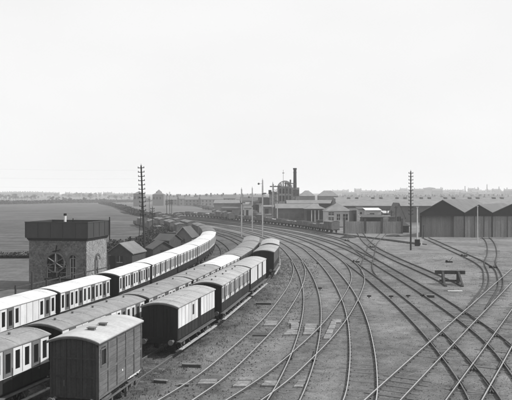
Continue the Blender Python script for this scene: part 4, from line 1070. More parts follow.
# boarded gates / engine shed doors (x 345..401 in the photo)
def gates():
    Y = 166.; t = thing('boarded_gates', 'row of three pale boarded gates between dark posts', 'gates', ((373-256)*Y/640, Y, 0))
    def X(px): return (px-373)*Y/640
    for (a, b) in ((345.3, 364), (366.3, 380.6), (382.8, 401)):
        n = 9; xa, xb = X(a), X(b)
        for i in range(n):
            u0 = xa+(xb-xa)*i/n+.012; u1 = xa+(xb-xa)*(i+1)/n-.012
            MB().box(u0, u1, -.06-.01*(i%2), 0, .0, 3.15).build('board', 'gate_board', t)
        MB().box(xa, xb, .001, .1, 2.2, 2.4).build('gate_rail', 'dark_timber', t)
    for p in (344.2, 365.2, 381.7, 401.9): MB().box(X(p)-.22, X(p)+.22, -.25, .25, -.1, 3.9).build('gate_post', 'dark_timber', t)
gates()
def gabled_sheds():
    # three side-by-side corrugated sheds with dark gables
    for (xa, xb, za, Y, lab, off) in ((420, 464.2, 200.3, 152, 'leftmost gabled corrugated shed with a recessed dark door and pale side panel', 1),
                            (464.4, 492, 205, 151.6, 'narrow gabled corrugated shed in the middle of the three', 0),
                            (492.2, 534, 203.5, 151.6, 'rightmost gabled corrugated shed, cut by the right edge', 0)):
        X0 = (xa-256)*Y/640; X1 = (xb-256)*Y/640; w_ = X1-X0; cx = (X0+X1)/2; ridge = 10-(za-195)*Y/640; eave = 10-(213-195)*Y/640; D = 30
        t = thing('corrugated_shed', lab, 'shed', (cx, Y, 0), 0, 'gabled corrugated sheds')
        zl = 10-(216-195)*Y/640
        g = MB(); g.prism([(-w_/2,zl),(w_/2,zl),(w_/2,eave),(0,ridge),(-w_/2,eave)], 0, .2); g.build('gable', 'corrugated_dark', t)
        MB().box(-w_/2, -w_/2+.2, .21, D, -.1, eave).build('side_wall', 'corrugated', t); MB().box(w_/2-.2, w_/2, .21, D, -.1, eave).build('side_wall', 'corrugated', t)
        MB().box(-w_/2+.21, w_/2-.21, D-.2, D-.01, -.1, eave).build('rear_wall', 'corrugated', t)
        sl = (ridge-eave)/(w_/2)
        for s in (-1, 1): MB().prism([(0,ridge+.01),(s*(w_/2+.02),eave+.01),(s*(w_/2+.02),eave+.14),(0,ridge+.14)], -.35, D).build('roof', 'slate_mid', t)
        if off:
            rec = 1.25; dx1 = (454.2-256)*Y/640-cx
            n = 16; xa_, xb_ = -w_/2+.25, dx1
            for i in range(n): MB().box(xa_+(xb_-xa_)*i/n+.008, xa_+(xb_-xa_)*(i+1)/n-.008, rec+.012*(i%2), rec+.1, .0, zl-.01).build('door_board', 'shed_light', t)
            n = 4
            for i in range(n): MB().box(dx1+(w_/2-dx1)*i/n+.006, dx1+(w_/2-dx1)*(i+1)/n-.006, .05-.02*(i%2), rec, -.1, zl-.01).build('front_board', 'shed_light', t)
            MB().box(-w_/2, -w_/2+.24, 0, .205, -.1, zl-.001).build('corner_post', 'corrugated_dark', t)
        else:
            n = int(w_/.62)
            for i in range(n): MB().box(-w_/2+.12+(w_-.24)*i/n+.006, -w_/2+.12+(w_-.24)*(i+1)/n-.006, .05-.025*(i%2), .2, -.1, zl-.01).build('door_board', 'shed_light', t)
            MB().box(-w_/2, -w_/2+.1, -.08, .2, -.1, zl-.001).build('corner_post', 'corrugated_dark', t)
            for u in (.36, .7): MB().box(-w_/2+w_*u, -w_/2+w_*u+.1, -.08, .02, .0, zl-.02).build('door_post', 'corrugated_dark', t)
        MB().box(-w_/2, w_/2, -.12, -.002, zl-.0, zl+.16).build('door_lintel', 'corrugated_dark', t)
        for c in t.children:         # the sheds run back askew, along their siding
            for v_ in c.data.vertices: v_.co.x += .62*max(0, v_.co.y-1.4)
gabled_sheds()
# long warehouse behind
def long_roof(name, label, px0, px1, Y, ybase_eave, yridge, depth, wall, roof, group=None, rz=0, vents=0):
    X0 = (px0-256)*Y/640; X1 = (px1-256)*Y/640; eave = 10-(ybase_eave-195)*Y/640; ridge = 10-(yridge-195)*(Y+depth/2)/640
    return gable_house(name, label, 'building', (X0+X1)/2, Y, X1-X0, depth, eave, ridge, wall, roof, rz, axis='x', group=group)
t = long_roof('warehouse', 'very long low warehouse with a pale slate roof behind the gates and sheds', 338, 566, 236, 206.0, 197.6, 24, 'wall_brick', 'slate_pale')
for i in range(26): MB().box(-40+i*3.1, -39.2+i*3.1, 9.5, 14.5, 7.4, 9.12).build('roof_vent', 'wall_mid', t) if i % 3 else None
t2 = long_roof('engine_shed', 'long dark engine shed with a pale low roof left of the white building', 276, 320, 232, 208.4, 204.0, 16, 'wall_brick', 'slate_pale')
for i in range(7): MB().box(-6.5+i*1.9, -5.5+i*1.9, -.05, -.012, 1.6, 3.3).build('window', 'glass_mid', t2)
# hipped portal building right of it
def hipped(name, label, px0, px1, Y, ye, ya, depth, wall, roof, wins=(), ext=None):
    X0 = (px0-256)*Y/640; X1 = (px1-256)*Y/640; w_ = X1-X0; eave = 10-(ye-195)*Y/640; apex = 10-(ya-195)*(Y+depth/2)/640
    t = thing(name, label, 'building', ((X0+X1)/2, Y, 0))
    MB().box(-w_/2, w_/2, 0, depth, -.1, eave).build('wall', wall, t)
    e = .35; rl = max(0, (w_-depth)/2); m = MB(); z0 = eave+.01
    V = [(-w_/2-e,-e,z0),(w_/2+e,-e,z0),(w_/2+e,depth+e,z0),(-w_/2-e,depth+e,z0),(-rl-.01,depth/2,apex),(rl+.01,depth/2,apex)]
    m.add(V, [(0,3,2,1),(0,1,5,4),(1,2,5),(2,3,4,5),(3,0,4)]); m.build('roof', roof, t)
    for (a, wz, ww, wh) in wins:
        xx = (a-256)*Y/640-(X0+X1)/2; f = MB().box(xx-ww/2, xx+ww/2, -.06, -.012, wz-wh/2, wz+wh/2).build('window', 'glass_dark', t)
        m = MB(); m.box(xx-.04,xx+.04,-.09,-.061,wz-wh/2,wz+wh/2); m.box(xx-ww/2,xx-.041,-.09,-.061,wz-.04,wz+.04); m.box(xx+.041,xx+ww/2,-.09,-.061,wz-.04,wz+.04); m.build('frame', 'paint_white', f)
    return t
t = hipped('office_building', 'small white building with a pyramid roof and three dark windows', 325.8, 351, 206, 211, 202.6, 8.5, 'wall_pale', 'slate_pale', ((331.2,4.0,1.7,.9),(331.2,2.3,1.7,1.0),(338.4,2.9,1.0,1.9),(345.4,2.9,1.5,1.9)))
MB().box(-1.4,-.5,3.6,4.5,6.0,8.9).build('chimney', 'wall_mid', t)
t = hipped('shed_portal', 'dark building with a wide opening and pale hipped roof beside the white building', 305, 325, 226, 208.8, 203.4, 9, 'wall_brick', 'slate_pale')
MB().box(-2.9,2.9,-.04,-.012,.2,4.6).build('opening', 'end_black', t)
for xx in (-1.2,.0,1.3): MB().box(xx-.15,xx+.15,-.09,-.045,.2,4.6).build('column', 'pole_pale', t)
t = long_roof('workshop', 'dark taller workshop behind the engine shed with a low pale roof', 287, 333, 262, 203.4, 200.4, 8, 'corrugated_dark', 'slate_pale')
hipped('factory_hall', 'large pale hipped factory hall far behind the chimney', 299.5, 315, 430, 196, 190.5, 8, 'wall_mid', 'slate_pale')
hipped('factory_hall', 'second pale hipped factory hall to the right of the first', 318.5, 338, 430, 196, 190.5, 8, 'wall_mid', 'slate_pale')
# small structures between white building and the warehouse
def lean(name, label, px0, px1, Y, ytop, hgt, wall, roof, depth=5):
    X0 = (px0-256)*Y/640; X1 = (px1-256)*Y/640; top = 10-(ytop-195)*Y/640
    t = thing(name, label, 'shed', ((X0+X1)/2, Y, 0)); w_ = X1-X0
    MB().box(-w_/2, w_/2, 0, depth, -.1, top-.6).build('wall', wall, t)
    m = MB(); m.add([(-w_/2-.2,-.3,top-.59),(w_/2+.2,-.3,top-.59),(w_/2+.2,depth,top),(-w_/2-.2,depth,top),(-w_/2-.2,-.3,top-.47),(w_/2+.2,-.3,top-.47),(w_/2+.2,depth,top+.12),(-w_/2-.2,depth,top+.12)],[(0,3,2,1),(4,5,6,7),(0,1,5,4),(1,2,6,5),(2,3,7,6),(3,0,4,7)]); m.build('roof', roof, t)
    MB().box(-w_*.25, w_*.05, -.05, -.012, .3, top-1.4).build('door', 'end_black', t)
    return t
lean('lean_to_shed', 'dark low shed filling the gap right of the white building', 351.5, 359, 198, 209, 0, 'wall_brick', 'slate')
lean('lean_to_shed', 'white-roofed hut standing above the middle gate', 366, 381, 190, 208.5, 0, 'wall_pale', 'roof_white')
lean('lean_to_shed', 'small pale hut above the gap between the first two gates', 358.5, 364.5, 194, 207.5, 0, 'wall_pale', 'slate')
lean('lean_to_shed', 'grey lean-to above the right gate', 384, 395, 196, 211.5, 0, 'wall_mid', 'roof_pale')
lean('lean_to_shed', 'dark low roof behind the middle gate', 363, 383, 176, 215.3, 0, 'corrugated_dark', 'slate')
lean('lean_to_shed', 'dark hut in the gap between the gates and the gabled sheds', 403.5, 409, 170, 224, 0, 'corrugated_dark', 'corrugated_dark')
t = gable_house('steep_gable', 'narrow steep-roofed hoist house right of the gates', 'building', (399-256)*186/640, 186, 3.6, 8, 3.5, 7.6, 'wall_mid', 'slate', 0, wins=((0,3.,1.0,1.4),)); t.name = 'hoist_house'
for i,(px,ty) in enumerate(((387,209),(391.5,210.5),(396,206))):
    x, y = (px-256)*180/640, 180; h = 10-(ty-195)*180/640
    tt = thing('loading_mast', ['first thin mast behind the right gate','second thin mast behind the right gate','mast beside the steep hoist house'][i], 'mast', (x,y,0)); MB().tube((0,0,0),(0,0,h),.12,n=6).build('shaft','pole_wood',tt); MB().box(-.5,.5,-.06,.06,h-.5,h-.35).build('cross_arm','pole_wood',tt)

# works with a domed roof and chimney
def works():
    Y = 300.; c = Y/640; X = lambda px: (px-256)*c; Z = lambda py: 10-(py-195)*c
    t = thing('domed_works', 'tall works building with an arched roof frame and flanking blocks', 'building', (X(285), Y, 0)); ox = X(285)
    def bx(nm, a, b, top, bot, y0, y1, m, par=t): return MB().box(X(a)-ox, X(b)-ox, y0, y1, bot if bot < 1 else bot, Z(top)).build(nm, m, par)
    bx('main_block', 278.2, 292, 187, -.1, 0, 12, 'brick_pale'); bx('left_block', 269.5, 278, 191.5, -.1, 1, 10, 'brick_pale'); bx('low_block', 258, 269.3, 197.5, -.1, 2, 9, 'wall_brick'); bx('right_block', 292.2, 299.5, 187.5, -.1, 1.5, 9, 'brick_pale')
    # arched girder roof
    m = MB(); cx = X(285)-ox; zz = Z(187); r = 6.4*c; n = 14
    for yy in (0., 6., 12.):
        for i in range(n):
            a0 = PI*i/n; a1 = PI*(i+1)/n
            m.bar((cx+r*math.cos(a0), yy, zz+r*.95*math.sin(a0)), (cx+r*math.cos(a1), yy, zz+r*.95*math.sin(a1)), .38)
        for i in range(2, n-1, 2): a0 = PI*i/n; m.bar((cx+r*math.cos(a0), yy, zz+r*.95*math.sin(a0)), (cx+r*math.cos(a0)*.7, yy, zz), .2)
        m.bar((cx-r, yy, zz+.2), (cx+r, yy, zz+.2), .35)
    m.build('arched_girder', 'brick_pale', t)
    m = MB(); 
    for i in range(n):
        a0 = PI*i/n; a1 = PI*(i+1)/n; q = r*.8
        m.add([(cx+q*math.cos(a0),1,zz+q*.9*math.sin(a0)),(cx+q*math.cos(a1),1,zz+q*.9*math.sin(a1)),(cx+q*math.cos(a1),11,zz+q*.9*math.sin(a1)),(cx+q*math.cos(a0),11,zz+q*.9*math.sin(a0))],[(0,1,2,3)])
    m.build('arched_roof', 'slate_pale', t)
    for (a, w_) in ((280.3,1.6),(283.6,1.6),(286.9,1.6),(290.2,1.6)):
        for (tp, bt) in ((188.6,193.5),(195.5,201)): MB().box(X(a)-ox-.45, X(a)-ox+.45, -.06, -.012, Z(bt), Z(tp)).build('window', 'end_black', t)
    for a in (294.2, 296.2, 298.2): MB().box(X(a)-ox-.3, X(a)-ox+.3, 1.43, 1.488, Z(196), Z(189.5)).build('window', 'end_black', t)
    for a, tp in ((290.8,179.5),(273.2,184)): MB().tube((X(a)-ox,3,Z(192)),(X(a)-ox,3,Z(tp)),.38,n=8).build('stack', 'corrugated', t)
    for a, b, z in ((268.5,278,190.5),(292,300,188)): pass
    MB().box(X(268.5)-ox, X(271.5)-ox, .2,.9, Z(194), Z(190)).build('hopper', 'corrugated_dark', t)
    t2 = thing('factory_chimney', 'tall slender dark factory chimney beside the domed works', 'chimney', (X(296.5), Y+12, 0))
    MB().tube((0,0,-.2),(0,0,Z(168.5)),1.05,.72,14).build('shaft', 'corrugated_dark', t2); m = MB(); z = Z(168.5); m.tube((0,0,z+.001),(0,0,z+.7),.95,.9,14); m.tube((0,0,z-1.6),(0,0,z-1.3),.85,n=14); m.build('cap', 'corrugated_dark', t2)
    t3 = thing('flagstaff', 'thin mast rising behind the arched works roof', 'mast', (X(283.6), Y+4, 0)); MB().tube((0,0,0),(0,0,Z(169.5)),.12,.06,6).build('shaft', 'pole_wood', t3); MB().box(-.5,.5,-.05,.05,Z(173),Z(172.4)).build('cross_arm', 'pole_wood', t3)
works()

long_roof('warehouse', 'low grey warehouse left of the domed works, behind the signals', 240, 268, 330, 201, 197.2, 20, 'wall_brick', 'slate')
long_roof('warehouse', 'pale low warehouse further left behind the signals', 214, 244, 350, 203.3, 200, 16, 'wall_mid', 'slate_pale')
long_roof('warehouse', 'small grey goods store right behind the wagons under the signals', 243, 262, 300, 204.5, 202, 10, 'wall_pale', 'slate_pale')

# stacks of timber, low sheds and standing wagons round the works
def stack(x, y, w_, d, h, mat, label, rz=0):
    rr = random.Random(int(x*10+y)); t = thing('timber_stack', label, 'timber stack', (x, y, 0), rz, 'stacks of timber and boards about the yard')
    n = max(2, int(h/.3))
    for k in range(n):
        o = rr.uniform(-.1, .1); MB().box(-w_/2+rr.uniform(0,.25), w_/2-rr.uniform(0,.25), -d/2+o, d/2+o, k*h/n+.01, (k+1)*h/n-.03).build('board_layer', mat, t)
def GY(px, Y): return ((px-256)*Y/640, Y)
for (px, Y, w_, d, h, mat, lab) in (
   (266,262,5,3,2.2,'wall_pale','pale stack of boards at the left foot of the domed works'), (273,250,6,3,1.5,'wagon_wood','dark low timber stack left of the engine shed'),
   (281,246,4,2,1.3,'pole_pale','pale short timber stack in front of the engine shed'), (291,240,6,2,1.2,'wagon_wood','long dark timber stack before the engine shed windows'),
   (301,232,4,2,1.6,'wall_mid','grey stack of boards near the portal building'), (320,216,3,2,1.6,'wagon_wood','dark stack between the portal and the white building'),
   (362,186,2.5,2,4.3,'pole_pale','tall pale stack showing above the left gate'), (370,181,2,1.5,4.6,'wagon_wood','dark stack beside the white-roofed hut'),
   (386,178,2.4,2,4.3,'wall_pale','pale stack showing above the right gate'), (392,177,2,2,4.1,'wagon_wood','dark stack above the right gate'),
   (252,300,5,3,2.6,'wall_pale','pale stack beyond the wagons, between the signal posts'), (236,318,8,3,2.5,'wagon_wood','dark stack beyond the far end of the wagon string'),
   (150,125,3,2,1.2,'wagon_wood','dark timber stack among the bushes behind the huts'), (163,120,2.4,1.4,1.,'pole_pale','small pale stack left of the gabled cabin'), (128,80,1.8,1.2,.9,'pole_pale','small pale stack in front of the pale-roofed hut'),
   (180,152,3,2,1.4,'wall_pale','pale stack in front of the left wagon lines'), (172,145,2.6,2,1.6,'dark_timber','dark stack left of the near end of the wagon lines')):
    x, y = GY(px, Y); stack(x, y, w_, d, h, mat, lab, random.uniform(-.2, .2))
lean('lean_to_shed', 'low brick lean-to against the foot of the domed works', 262, 274, 286, 205.5, 0, 'wall_mid', 'slate_pale')
lean('lean_to_shed', 'tall narrow lean-to left of the domed works', 252, 259, 300, 200.5, 0, 'wall_mid', 'slate')
lean('lean_to_shed', 'dark lean-to between domed works and engine shed', 272, 286, 256, 206, 0, 'wall_brick', 'slate_mid')
lean('lean_to_shed', 'pale small lean-to under the nearest signal posts', 244, 252, 280, 206.8, 0, 'wall_pale', 'slate_mid')
lean('lean_to_shed', 'long low lean-to far behind the wagon string', 222, 240, 300, 207.2, 0, 'wall_mid', 'slate')
lean('lean_to_shed', 'grey lean-to between the two far factory halls', 333, 345, 260, 203.5, 0, 'wall_mid', 'slate_mid')
# lattice gantry beside the chimney
def gantry():
    Y = 292.; c = Y/640; t = thing('lattice_gantry', 'lattice gantry frame between the chimney and the arched roof', 'gantry', ((290.5-256)*c, Y, 0)); top = 10+(195-183.5)*c
    for s in (-1, 1):
        m = MB(); m.bar((s*2.2,0,0),(s*2.2,0,top),.3); m.bar((s*2.2,2,0),(s*2.2,2,top),.3); m.build('leg', 'corrugated', t)
    m = MB(); z = 6.
    while z < top-1: m.bar((-2.2,0,z),(2.2,0,z+1.8),.16); m.bar((2.2,0,z),(-2.2,0,z+1.8),.16); m.bar((-2.2,0,z),(2.2,0,z),.2); z += 1.8
    m.bar((-2.8,0,top),(2.8,0,top),.4); m.build('bracing', 'corrugated', t)
    t = thing('lattice_gantry', 'lattice hoist tower at the left of the domed works', 'gantry', ((275.5-256)*c, Y, 0)); top = 10+(195-186.5)*c
    for s in (-1, 1):
        m = MB(); m.bar((s*1.3,0,0),(s*1.3,0,top),.25); m.bar((s*1.3,2,0),(s*1.3,2,top),.25); m.build('leg', 'corrugated', t)
    m = MB(); z = 5.
    while z < top-1: m.bar((-1.3,0,z),(1.3,0,z+1.6),.14); m.bar((1.3,0,z),(-1.3,0,z+1.6),.14); z += 1.6
    m.bar((-2.6,0,top),(2.6,0,top),.5); m.build('bracing', 'corrugated', t)
gantry()
# wagons standing on the left sidings beyond the long shed
for (base, n, Y0, wh) in (((-23.5, 205, -33, 262), 9, 0, 'nearer left siding'), ((-29, 205, -42, 268), 9, 3, 'further left siding')):
    for i in range(n):
        u = i/(n-1); x = base[0]+(base[2]-base[0])*u; y = base[1]+(base[3]-base[1])*u+Y0; rz = math.atan2(base[0]-base[2], base[3]-base[1])
        TRK = ('_s', (x, y, rz)); st = ('covered','high','low')[(i*7+n+Y0) % 3]
        CUR['_s'] = np.array([[x, y], [x+(base[2]-base[0])*.12, y+(base[3]-base[1])*.12]])
        wagon('_s', y+.3, 5.0, desc[st]+' '+ordn[i]+' on the '+wh+', far left of yard', st, rr_w)
for (P0, P1, n, wh, z0) in ((G(259,218.3), G(214,212.3), 16, 'row behind main wagon string', 1), (G(252,213.6), G(203,209.6), 15, 'rear row behind the signals', 2), (G(232,221.5), G(214,216.5), 8, 'short row under left signal', 4)):
    for i in range(n):
        u = i/n; x = P0[0]+(P1[0]-P0[0])*u; y = P0[1]+(P1[1]-P0[1])*u
        CUR['_s'] = np.array([[x, y], [x+(P1[0]-P0[0])*.2, y+(P1[1]-P0[1])*.2]]); st = ('covered','high','low','high','covered')[(i*3+z0) % 5]
        if rr_w.random() < .88: wagon('_s', y+.3, 5.0, desc[st]+', '+ordn[i]+' from right, '+wh, st, rr_w)
# boundary wall / embankment at far left centre
def far_wall():
    P = [(G(165,203.6)),(G(180,204.3)),(G(197,206.2)),(G(214,209.8))]
    t = thing('boundary_wall', 'long dark boundary wall in the distance left of the signals', 'wall', (P[0][0], P[0][1], 0)); a = curve(P, 12)[::-1]
    for p, q in zip(a[:-1], a[1:]):
        MB().bar((p[0]-P[0][0], p[1]-P[0][1], 1.4), (q[0]-P[0][0], q[1]-P[0][1], 1.4), 3.1, .5).build('wall_panel', 'corrugated_dark', t)
far_wall()

# ------------------------------------------------------------------ vegetation
def leaf_cloud(n, fn, size, rr):
    V = []; F = []
    for i in range(n):
        c = Vector(fn(rr)); s = size*rr.uniform(.6, 1.3); q = Vector((rr.gauss(0,1), rr.gauss(0,1), rr.gauss(0,1))).normalized(); u = q.orthogonal().normalized()*s; v = q.cross(u).normalized()*s*.7
        k = len(V); V += [c-u, c+v, c+u, c-v]; F.append((k,k+1,k+2,k+3))
    me = bpy.data.meshes.new('foliage'); me.from_pydata(V, [], F); return me
def tree_mesh(seed, h, r, dark=False, n=420):
    rr = random.Random(seed); bl = [(rr.uniform(-r*.6,r*.6), rr.uniform(-r*.6,r*.6), h*rr.uniform(.4,.9), r*rr.uniform(.35,.6)) for _ in range(8)]
    def fn(q):
        b = q.choice(bl); d = Vector((q.gauss(0,1),q.gauss(0,1),q.gauss(0,1))).normalized()*b[3]*q.random()**.4
        return (b[0]+d.x, b[1]+d.y, b[2]+d.z*.9)
    me = leaf_cloud(n, fn, h*.045, rr); me.name = 'crown'; me.materials.append(MATS['leaf_dark' if dark else 'leaf'])
    tb = MB(); tb.tube((0,0,-.3),(0,0,h*.6),h*.03,h*.014,7)
    for b in bl[:4]: tb.tube((0,0,h*.35),(b[0],b[1],b[2]),h*.013,h*.005,5)
    return me, tb.mesh('trunk', 'bark')
TM = [tree_mesh(i, 9, 3.2, i % 2) for i in range(5)]
rr = random.Random(5); tn = 0
def zfar(x, y): return float(far_z(np.array([[float(x)]]), np.array([[float(y)]]))[0][0])
pos = ['at the far left edge','left of the poplar gap','above the water tank','right of the tank pipe','beyond the meadow','near the square block','behind the boundary wall','right of the boundary wall','by the far terraces','behind the pale halls','above the long warehouse','left of the lone pole','right of the lone pole','above the gabled sheds','at the far right edge']
def tree(px, Y, sc, i):
    x = (px-256)*Y/640; t = thing('far_tree', None, 'tree', (x, Y, zfar(x, Y)), rr.uniform(0, 6)); 
    c, k = TM[i % 5]; link('trunk', k, t); link('crown', c, t); t.scale = (sc*rr.uniform(.9,1.3), sc*rr.uniform(.9,1.3), sc); t['group'] = 'distant trees along the horizon'
    t['label'] = 'small hazy tree on the horizon among the distant trees'
    return t
for px in list(np.linspace(1, 33, 12)): tree(px+rr.uniform(-1,1), 1050+rr.uniform(-40,60), 1.0+rr.uniform(-.2,.4), rr.randint(0,4))
for px in list(np.linspace(36, 132, 34)): tree(px+rr.uniform(-1.5,1.5), 1250+rr.uniform(-250,350), .9+rr.uniform(-.3,.5), rr.randint(0,4))
for px in (52,57,64,66,70,84,96,104): tree(px, 800+rr.uniform(-60,120), .65+rr.uniform(-.1,.3), rr.randint(0,4))
for px in (146,148,152,166,168,186,203,216,224,232,349,356,363,371,380,391,398,404,412,418,442,452,470,489,506): tree(px+rr.uniform(-1.5,1.5), 800+rr.uniform(-100,300), .8+rr.uniform(-.2,.3), rr.randint(0,4))
def hedge(name, label, P, w_, h, n, dark=True, size=.35):
    a = curve(P, 2.); rr = random.Random(len(P)+n); o = a[0]
    def fn(q):
        i = q.randrange(len(a)-1); u = q.random(); p = a[i]+(a[i+1]-a[i])*u-o; hh = h*(.7+.5*mnoise.noise(Vector((p[0]*.11, p[1]*.11, 3))))
        return (p[0]+q.uniform(-w_,w_)*.5, p[1]+q.uniform(-w_,w_)*.5, q.random()**.8*hh*1.15)
    me = leaf_cloud(n, fn, size, rr); me.materials.append(MATS['leaf_dark' if dark else 'leaf'])
    ob = link(name, me, loc=(float(o[0]), float(o[1]), .3), kind='stuff'); tag(ob, label, 'hedge'); return ob
hedge('hedgerow', 'dark curving hedge along the right edge of the meadow', [G(168,221),G(155,219.5),G(143,217.5),G(133,214),G(124,210),G(113,206.3),G(100,203.8)], 4, 2.6, 14000, size=.5)
hedge('hedgerow', 'long dark hedge across the far left side of the meadow', [(-300,600),(-262,640),(-240,700),(-215,790),(-190,850),(-150,900)], 10, 4., 9000, size=1.0)
hedge('hedgerow', 'low rough hedge crossing the meadow left of the water tower', [(-80,103),(-60,102),(-44,101.5),(-33,101),(-27,100.5)], 1.2, 1.3, 3500, size=.16)
hedge('bramble_bank', 'rough bushes behind the huts at the yard edge', [(-21,92),(-20,104),(-19.5,116),(-21,130),(-23,150),(-25,168)], 4, 2.6, 9000, size=.25)
def scrub(name, label, X0, X1, Y0, Y1, n, size, edge=False):
    rr = random.Random(n)
    def fn(q):
        y = q.uniform(Y0, Y1); x = q.uniform(X0, X1); 
        return (x, y, .05+q.random()*size*1.2)
    me = leaf_cloud(n, fn, size, rr); me.materials.append(MATS['leaf']); ob = link(name, me, loc=(0,0,.5), kind='stuff'); tag(ob, label, 'grass'); return ob

def lumps(name, n, X, Yr, s0, s1, mat, seed, bias=0.):
    rr = random.Random(seed); V = []; F = []
    for i in range(n):
        y = Yr[0]+(Yr[1]-Yr[0])*rr.random()**1.6; x = rr.uniform(X[0], X[1])*y/34.; s = rr.uniform(s0, s1)*(1+y/90.)
        if bias:
            xr = float(np.interp(y, CUR['row3'][:,1], CUR['row3'][:,0])); x = xr+rr.uniform(-9, 6.5)
        a = rr.uniform(0, 6.3); k = len(V)
        for j in range(4): V.append((x+s*math.cos(a+j*PI/2)*rr.uniform(.6,1.2), y+s*math.sin(a+j*PI/2)*rr.uniform(.6,1.2), -.02))
        V.append((x+rr.uniform(-.3,.3)*s, y+rr.uniform(-.3,.3)*s, s*rr.uniform(.4,.9)))
        F += [(k,k+1,k+4),(k+1,k+2,k+4),(k+2,k+3,k+4),(k+3,k,k+4)]
    me = bpy.data.meshes.new(name); me.from_pydata(V, [], F); me.materials.append(MATS[mat]); o = link(name, me, kind='stuff'); return tag(o, None, None)
tag(lumps('ballast_stones', 16000, (-9, 17), (24, 110), .015, .035, 'wagon_load', 3), 'loose pale stones scattered over the yard', 'ballast')
tag(lumps('cinder_lumps', 16000, (-9, 17), (24, 110), .015, .04, 'pole_dark', 4), 'loose dark cinders scattered over the yard', 'cinders')
tag(lumps('track_litter', 9000, (0, 0), (24, 100), .02, .07, 'pole_dark', 5, 1.), 'dark rubble and litter beside the carriages', 'rubble')
tag(lumps('broken_ballast', 3500, (0, 0), (24, 100), .02, .05, 'wall_mid', 6, 1.), 'pale broken stones beside the carriages', 'ballast')
def weeds(n, seed):
    rr = random.Random(seed); V = []; F = []
    for i in range(n):
        y = rr.uniform(28, 120); xr = float(np.interp(y, CUR['row3'][:,1], CUR['row3'][:,0])); x = xr+rr.choice((rr.gauss(-2.2,.4), rr.gauss(2.3,.6), rr.gauss(-7.2,.8), rr.gauss(-2.,.3)))
        for j in range(6):
            a = rr.uniform(0, 6.3); h = rr.uniform(.06, .22); r = rr.uniform(.02, .12); k = len(V); bx, by = x+rr.gauss(0,.09), y+rr.gauss(0,.12)
            V += [(bx-.012, by, -.01), (bx+.012, by, -.01), (bx+r*math.cos(a), by+r*math.sin(a), h)]; F.append((k,k+1,k+2))
    me = bpy.data.meshes.new('weeds'); me.from_pydata(V, [], F); me.materials.append(MATS['leaf']); tag(link('weeds', me, kind='stuff'), 'thin weeds growing between the carriage rows', 'weeds')
weeds(1600, 8)
# ------------------------------------------------------------------ distant town
rr = random.Random(21)
def town_meshes():
    out = []
    for i in range(4):
        w_ = (11, 22, 34, 16)[i]; h = (6.5, 6.5, 6, 10)[i]; d = 9
        m = MB().box(-w_/2, w_/2, 0, d, -3, h).mesh('wall', 'town_wall')
        m2 = MB(); m2.add([(-w_/2-.3,-.3,h+.01),(w_/2+.3,-.3,h+.01),(w_/2+.3,d+.3,h+.01),(-w_/2-.3,d+.3,h+.01),(-w_/2-.3,d/2,h+3),(w_/2+.3,d/2,h+3)],[(0,3,2,1),(0,1,5,4),(2,3,4,5),(1,2,5),(3,0,4)]); m2 = m2.mesh('roof', 'town_roof')
        m3 = MB(); n = max(1, int(w_//10))
        for k in range(n+1): x = -w_/2+w_*k/n*.98+.2; m3.box(x-.6, x+.6, d/2-.5, d/2+.5, h+2.2, h+4.6)
        m3 = m3.mesh('chimney', 'town_wall')
        wn = MB()
        for k in range(int(w_/3.6)):
            for zz in (1.2, 4.2): wn.box(-w_/2+1.2+k*3.6, -w_/2+2.4+k*3.6, -.08, -.012, zz, zz+1.6)
        out.append((m, m2, m3, wn.mesh('window', 'end_black')))
    return out
TW = town_meshes()
where = lambda px: 'left of the stayed pole' if px < 140 else 'above the left sidings' if px < 215 else 'behind the signal posts' if px < 270 else 'behind the pale-roofed halls' if px < 350 else 'left of the lone telegraph pole' if px < 408 else 'above the gabled sheds'
def house(px, Y, i, sc=1.0):
    x = (px-256)*Y/640; t = thing('terraced_house', None, 'house', (x, Y, zfar(x, Y)), rr.uniform(-.35,.35)); m = TW[i]
    link('wall', m[0], t); link('roof', m[1], t); link('chimney', m[2], t, kind='stuff'); link('window', m[3], t, kind='stuff'); t.scale = (sc, sc, sc)
    t['group'] = 'hazy distant houses '+where(px); t['label'] = ('long low terrace' if i in (1,2) else 'tall block' if i == 3 else 'small house')+' in the haze '+where(px); return t
for px in np.arange(170, 232, 5.2): house(px+rr.uniform(-1,1), 620+rr.uniform(-60,120), rr.choice((0,1,1,2)), rr.uniform(.9,1.1))
for px in np.arange(216, 262, 6.5): house(px+rr.uniform(-1,1), 900+rr.uniform(-60,120), rr.choice((1,2,2)), rr.uniform(.9,1.1))
for px in np.arange(342, 560, 4.6): house(px+rr.uniform(-2,2), 1750+rr.uniform(-250,500), rr.choice((0,1,2,2,1,3)), rr.uniform(1.1,1.5))
for px in np.arange(345, 540, 9.): house(px+rr.uniform(-3,3), 800+rr.uniform(-100,100), rr.choice((0,1,1)), rr.uniform(.8,1.0))
for px in np.arange(341, 545, 3.1): house(px+rr.uniform(-1,1), 1080+rr.uniform(-60,160), rr.choice((0,1,2,1)), rr.uniform(.75,1.0))
for px in np.arange(40, 135, 8.5): house(px+rr.uniform(-2,2), 1650+rr.uniform(-200,200), rr.choice((0,1,2)), rr.uniform(.9,1.2))
for px in np.arange(2, 40, 6.5): house(px, 1700+rr.uniform(-50,50), rr.choice((1,2)), 1.2)
